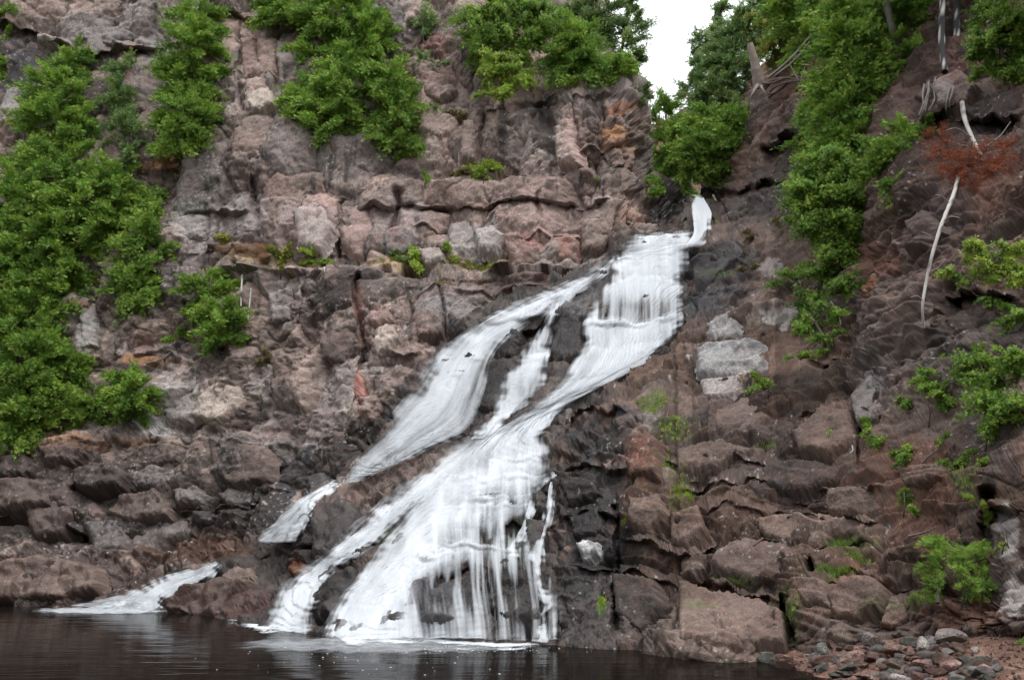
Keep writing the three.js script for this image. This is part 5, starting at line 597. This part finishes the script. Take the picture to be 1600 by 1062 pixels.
{ const t = thing('root_tangle', at(1200, 135, 33), 'gnarled grey roots spread over the rock beside the snag', 'roots');
  for (let i = 0; i < 6; i++) { const o = t.position, s = i * 3.2; mesh('root', limb([at(1192 + s * 0.6, 130 + s * 1.4, 33.2), at(1213 + gauss() * 9, 124 + s * 1.4 + gauss() * 7, 32.8), at(1240 + gauss() * 8, 118 + s * 0.7, 31.9), at(1262 + gauss() * 8, 124 + s * 0.8 + gauss() * 5, 31.5)].map((p) => p.sub(o)), 0.06, 0.02, ...BROWN, 6), barkMat, t); } }
{ const t = thing('root_tangle', at(1460, 150, 19.6), 'pale exposed roots draped over the red brown rock at upper right', 'roots');
  for (let i = 0; i < 8; i++) { const u = 1440 + rnd() * 60, v = 118 + rnd() * 30; mesh('root', limb([at(u, v, slope.d(u, v) - 0.15), at(u - 3 + gauss() * 4, v + 16, slope.d(u, v + 16) - 0.2), at(u - 5 + gauss() * 6, v + 34, slope.d(u, v + 34) - 0.3), at(u - 6 + gauss() * 8, v + 52, slope.d(u, v + 44) - 0.5)].map((p) => p.sub(t.position)), 0.035, 0.012, ...GREY, 5), barkMat, t); } }
for (const [label, S, P, r, c] of [['pale root dangling below the straw mat on the left cliff', cliff, [[378, 430], [377, 450], [376, 478]], 0.05, WHITE], ['thin white stem right of the dangling pale root', cliff, [[392, 450], [390, 470], [387, 498]], 0.035, WHITE], ['fine white stem under the round tuft', cliff, [[507, 418], [507, 440], [505, 455]], 0.03, WHITE], ['thin white stem beside the dense dark cedar', cliff, [[162, 362], [164, 378], [168, 395]], 0.035, WHITE], ['grey stick lying on the orange ledge at left', cliff, [[228, 568], [255, 560], [271, 545]], 0.05, GREY],
  ['pale stick lying across the slope above the fern bank', slope, [[1420, 838], [1450, 830], [1465, 822]], 0.02, GREY], ['thin stick at the water edge left of the loose stones', slope, [[1174, 1042], [1195, 1032], [1220, 1020]], 0.02, WHITE], ['brown stake standing in the fern bank', slope, [[1466, 942], [1468, 900], [1469, 850]], 0.03, BROWN], ['thin stem of the loose shrub above the white slabs', slope, [[1298, 470], [1310, 488], [1315, 508]], 0.03, GREY], ['thin pale stem among the shaded shrubs at right', slope, [[1536, 660], [1540, 610], [1534, 570]], 0.02, GREY], ['curled pale twig on the bare slope', slope, [[1332, 696], [1333, 703], [1328, 708]], 0.015, WHITE], ['bare twig leaning on the soil at right', slope, [[1440, 724], [1455, 710], [1470, 700]], 0.02, GREY], ['pale dead stem on the cliff left of the upper trees', cliff, [[660, 84], [668, 92], [684, 98]], 0.03, WHITE]])
  pole('stick', label, 'stick', P.map(([u, v]) => [u, v, S.d(u, v) - 0.12]), r, r * 0.6, c, { part: 'stem' });

// ---------------------------------------------------------------- loose stones on the shore
function stoneGeo(sx, sy, sz, tint, h) {
  let g = new THREE.IcosahedronGeometry(1, 3); g.deleteAttribute('uv'); g.deleteAttribute('normal'); g = mergeVertices(g, 1e-4);
  const p = g.attributes.position, col = [], uv = [], q = V(), c = [0, 0, 0], planes = [];
  for (let i = 0; i < 8; i++) planes.push([V(gauss(), gauss(), gauss()).normalize(), 0.4 + rnd() * 0.36]);
  for (let i = 0; i < p.count; i++) {
    q.fromBufferAttribute(p, i); let r = 1; for (const [n, d] of planes) { const t = q.dot(n); if (t > 0.05) r = Math.min(r, d / t); } q.multiplyScalar(r + 0.035 * fbm(q.x * 2 + h, q.y * 2, q.z * 2, 4));
    const f = fbm(q.x * 1.5 + h, q.y * 1.5, q.z * 1.5, 4), s = n3(q.x * 9 + h, q.y * 9, q.z * 9); p.setXYZ(i, q.x * sx, q.y * sy, q.z * sz);
    c[0] = tint[0]; c[1] = tint[1]; c[2] = tint[2]; for (let k = 0; k < 3; k++) c[k] = clamp(c[k] * (1 + f * 0.5 + s * 0.16), 0.02, 0.8); mixTo(c, C.pale, sstep(0.3, 0.45, f + s * 0.15) * 0.5); col.push(...c); uv.push(q.x * sx * 2 + q.z * sz, q.y * sy * 2 + q.z * sz);
  }
  g.setAttribute('color', new THREE.BufferAttribute(new Float32Array(col), 3)); g.setAttribute('uv', new THREE.BufferAttribute(new Float32Array(uv), 2)); g.computeVertexNormals(); return g;
}
// where a bearing meets the shore
const onShore = (u, v) => { const [a, b] = ray(u, v); let d = 6; while (d < 18 && EYE.y + b * d > shoreH(a * d, -d)) d += 0.02; return V(a * d, Math.max(shoreH(a * d, -d), -0.05), -d); };
const stoneTint = { pinkish: [0.26, 0.16, 0.135], grey: [0.2, 0.17, 0.16], pale: [0.36, 0.33, 0.31], brown: [0.19, 0.115, 0.09], green: [0.16, 0.155, 0.135] }, rubble = rockDry.clone(); rubble.flatShading = true;
const set = [
  [1365, 1000, 32, 34, 'grey', 'upright pointed grey stone at the left of the big pair'], [1445, 1010, 34, 28, 'pale', 'pale grey stone leaning against the big dark one'], [1485, 998, 56, 28, 'grey', 'largest flat topped grey stone at the back of the shore'], [1290, 1018, 34, 24, 'green', 'dark greenish stone at the left of the stone pile'], [1335, 1034, 52, 30, 'pinkish', 'large pink stone in the middle of the pile'], [1232, 1034, 44, 24, 'brown', 'brown stone at the water edge'],
  [1150, 1046, 30, 10, 'grey', 'flat stone just in the water at the left end'], [1168, 1032, 34, 14, 'grey', 'grey stone at the foot of the slope by the water'], [1440, 1042, 60, 20, 'pinkish', 'long flat pink slab in front of the big grey stones'], [1400, 1016, 38, 20, 'brown', 'brown stone behind the pink slab'], [1490, 1042, 40, 18, 'pinkish', 'pinkish stone at the right end of the slab'], [1280, 1032, 30, 16, 'pinkish', 'small pink stone below the greenish one'], [1360, 1056, 50, 16, 'brown', 'brown stone at the bottom edge under the big pink one'], [1545, 1046, 30, 16, 'pinkish', 'pinkish stone apart on the dirt at right'], [1525, 1016, 12, 14, 'pale', 'small pale stone apart beside the largest one'], [1412, 1060, 40, 16, 'pale', 'pale stone at the bottom edge below the slab'],
];
set.forEach(([u, v, w, h, t, label], i) => { const p = onShore(u, v + h * 0.42), k = -p.z / F; const m = tag(mesh('stone', stoneGeo(w * 0.5 * k, h * 0.55 * k, w * 0.42 * k, stoneTint[t], i * 7), rubble), label, 'stone'); m.position.copy(p).add(V(0, h * 0.36 * k, 0)); m.rotation.set(gauss() * 0.25, gauss() * 0.5, gauss() * 0.2); });
{
  const kinds = Object.values(stoneTint).flatMap((t, i) => [stoneGeo(1, 0.62, 0.8, t, 50 + i), stoneGeo(1, 0.5, 0.9, t, 70 + i)]);
  let first; const tints = Object.keys(stoneTint), spot = (u, v) => (u < 1250 ? 'by the water edge left of the pile' : u < 1330 ? 'near the dark greenish stone' : u < 1410 ? 'round the large pink stone' : u < 1500 ? 'round the long pink slab' : 'on the dirt at right') + (v > 1046 ? ' at the bottom edge' : '');
  for (let i = 0, made = 0; i < 420 && made < 210; i++) {
    const tt = Math.pow(rnd(), 0.7), u = 1150 + tt * 400 + gauss() * 30, v = 1070 - rnd() * (u < 1250 ? 40 : u < 1500 ? 66 : 34), p = onShore(u, v), k = -p.z / F, big = rnd() ** 2, s = (5 + 17 * big) * k, ti = Math.floor(rnd() * 5);
    if (p.y < -0.04 || v < 1004) continue;
    const m = first ? first.clone() : (first = mesh('stone', kinds[0], rubble)); if (made++) { m.name = numbered('stone'); scene.add(m); } m.geometry = kinds[ti * 2 + (i & 1)];
    tag(m, `${big < 0.25 ? 'small' : 'medium'} ${tints[ti] === 'green' ? 'greenish' : tints[ti]} loose stone ${spot(u, v)}`, 'stone', 'loose stones scattered on the shore');
    m.position.copy(p).add(V(0, s * 0.25, 0)); m.scale.setScalar(s); m.rotation.set(gauss() * 0.4, rnd() * 6.28, gauss() * 0.4);
  }
}
{ // gravel between the stones
  const g = new THREE.InstancedMesh(stoneGeo(1, 0.6, 0.8, [0.24, 0.16, 0.135], 91), rubble, 2600), M = new THREE.Matrix4(), cc = new THREE.Color();
  for (let i = 0; i < 2600; i++) { let p; do { const u = 1130 + rnd() * 480, v = 960 + rnd() * 110; p = onShore(u, v); } while (p.y < -0.04 || p.y > 0.95); const s = 0.008 + 0.028 * rnd() ** 3, k = 0.6 + rnd() * 0.7; M.compose(p.add(V(0, s * 0.3, 0)), new THREE.Quaternion().setFromEuler(new THREE.Euler(rnd() * 3, rnd() * 6, rnd() * 3)), V(s, s, s)); g.setMatrixAt(i, M); g.setColorAt(i, cc.setRGB(k, k * (0.9 + rnd() * 0.15), k * (0.85 + rnd() * 0.25))); }
  tag(add(g, 'gravel'), 'gravel scattered between the stones on the shore', null, null, 'stuff');
}
console.log('sprays', plant.n);
renderer.render(scene, camera);
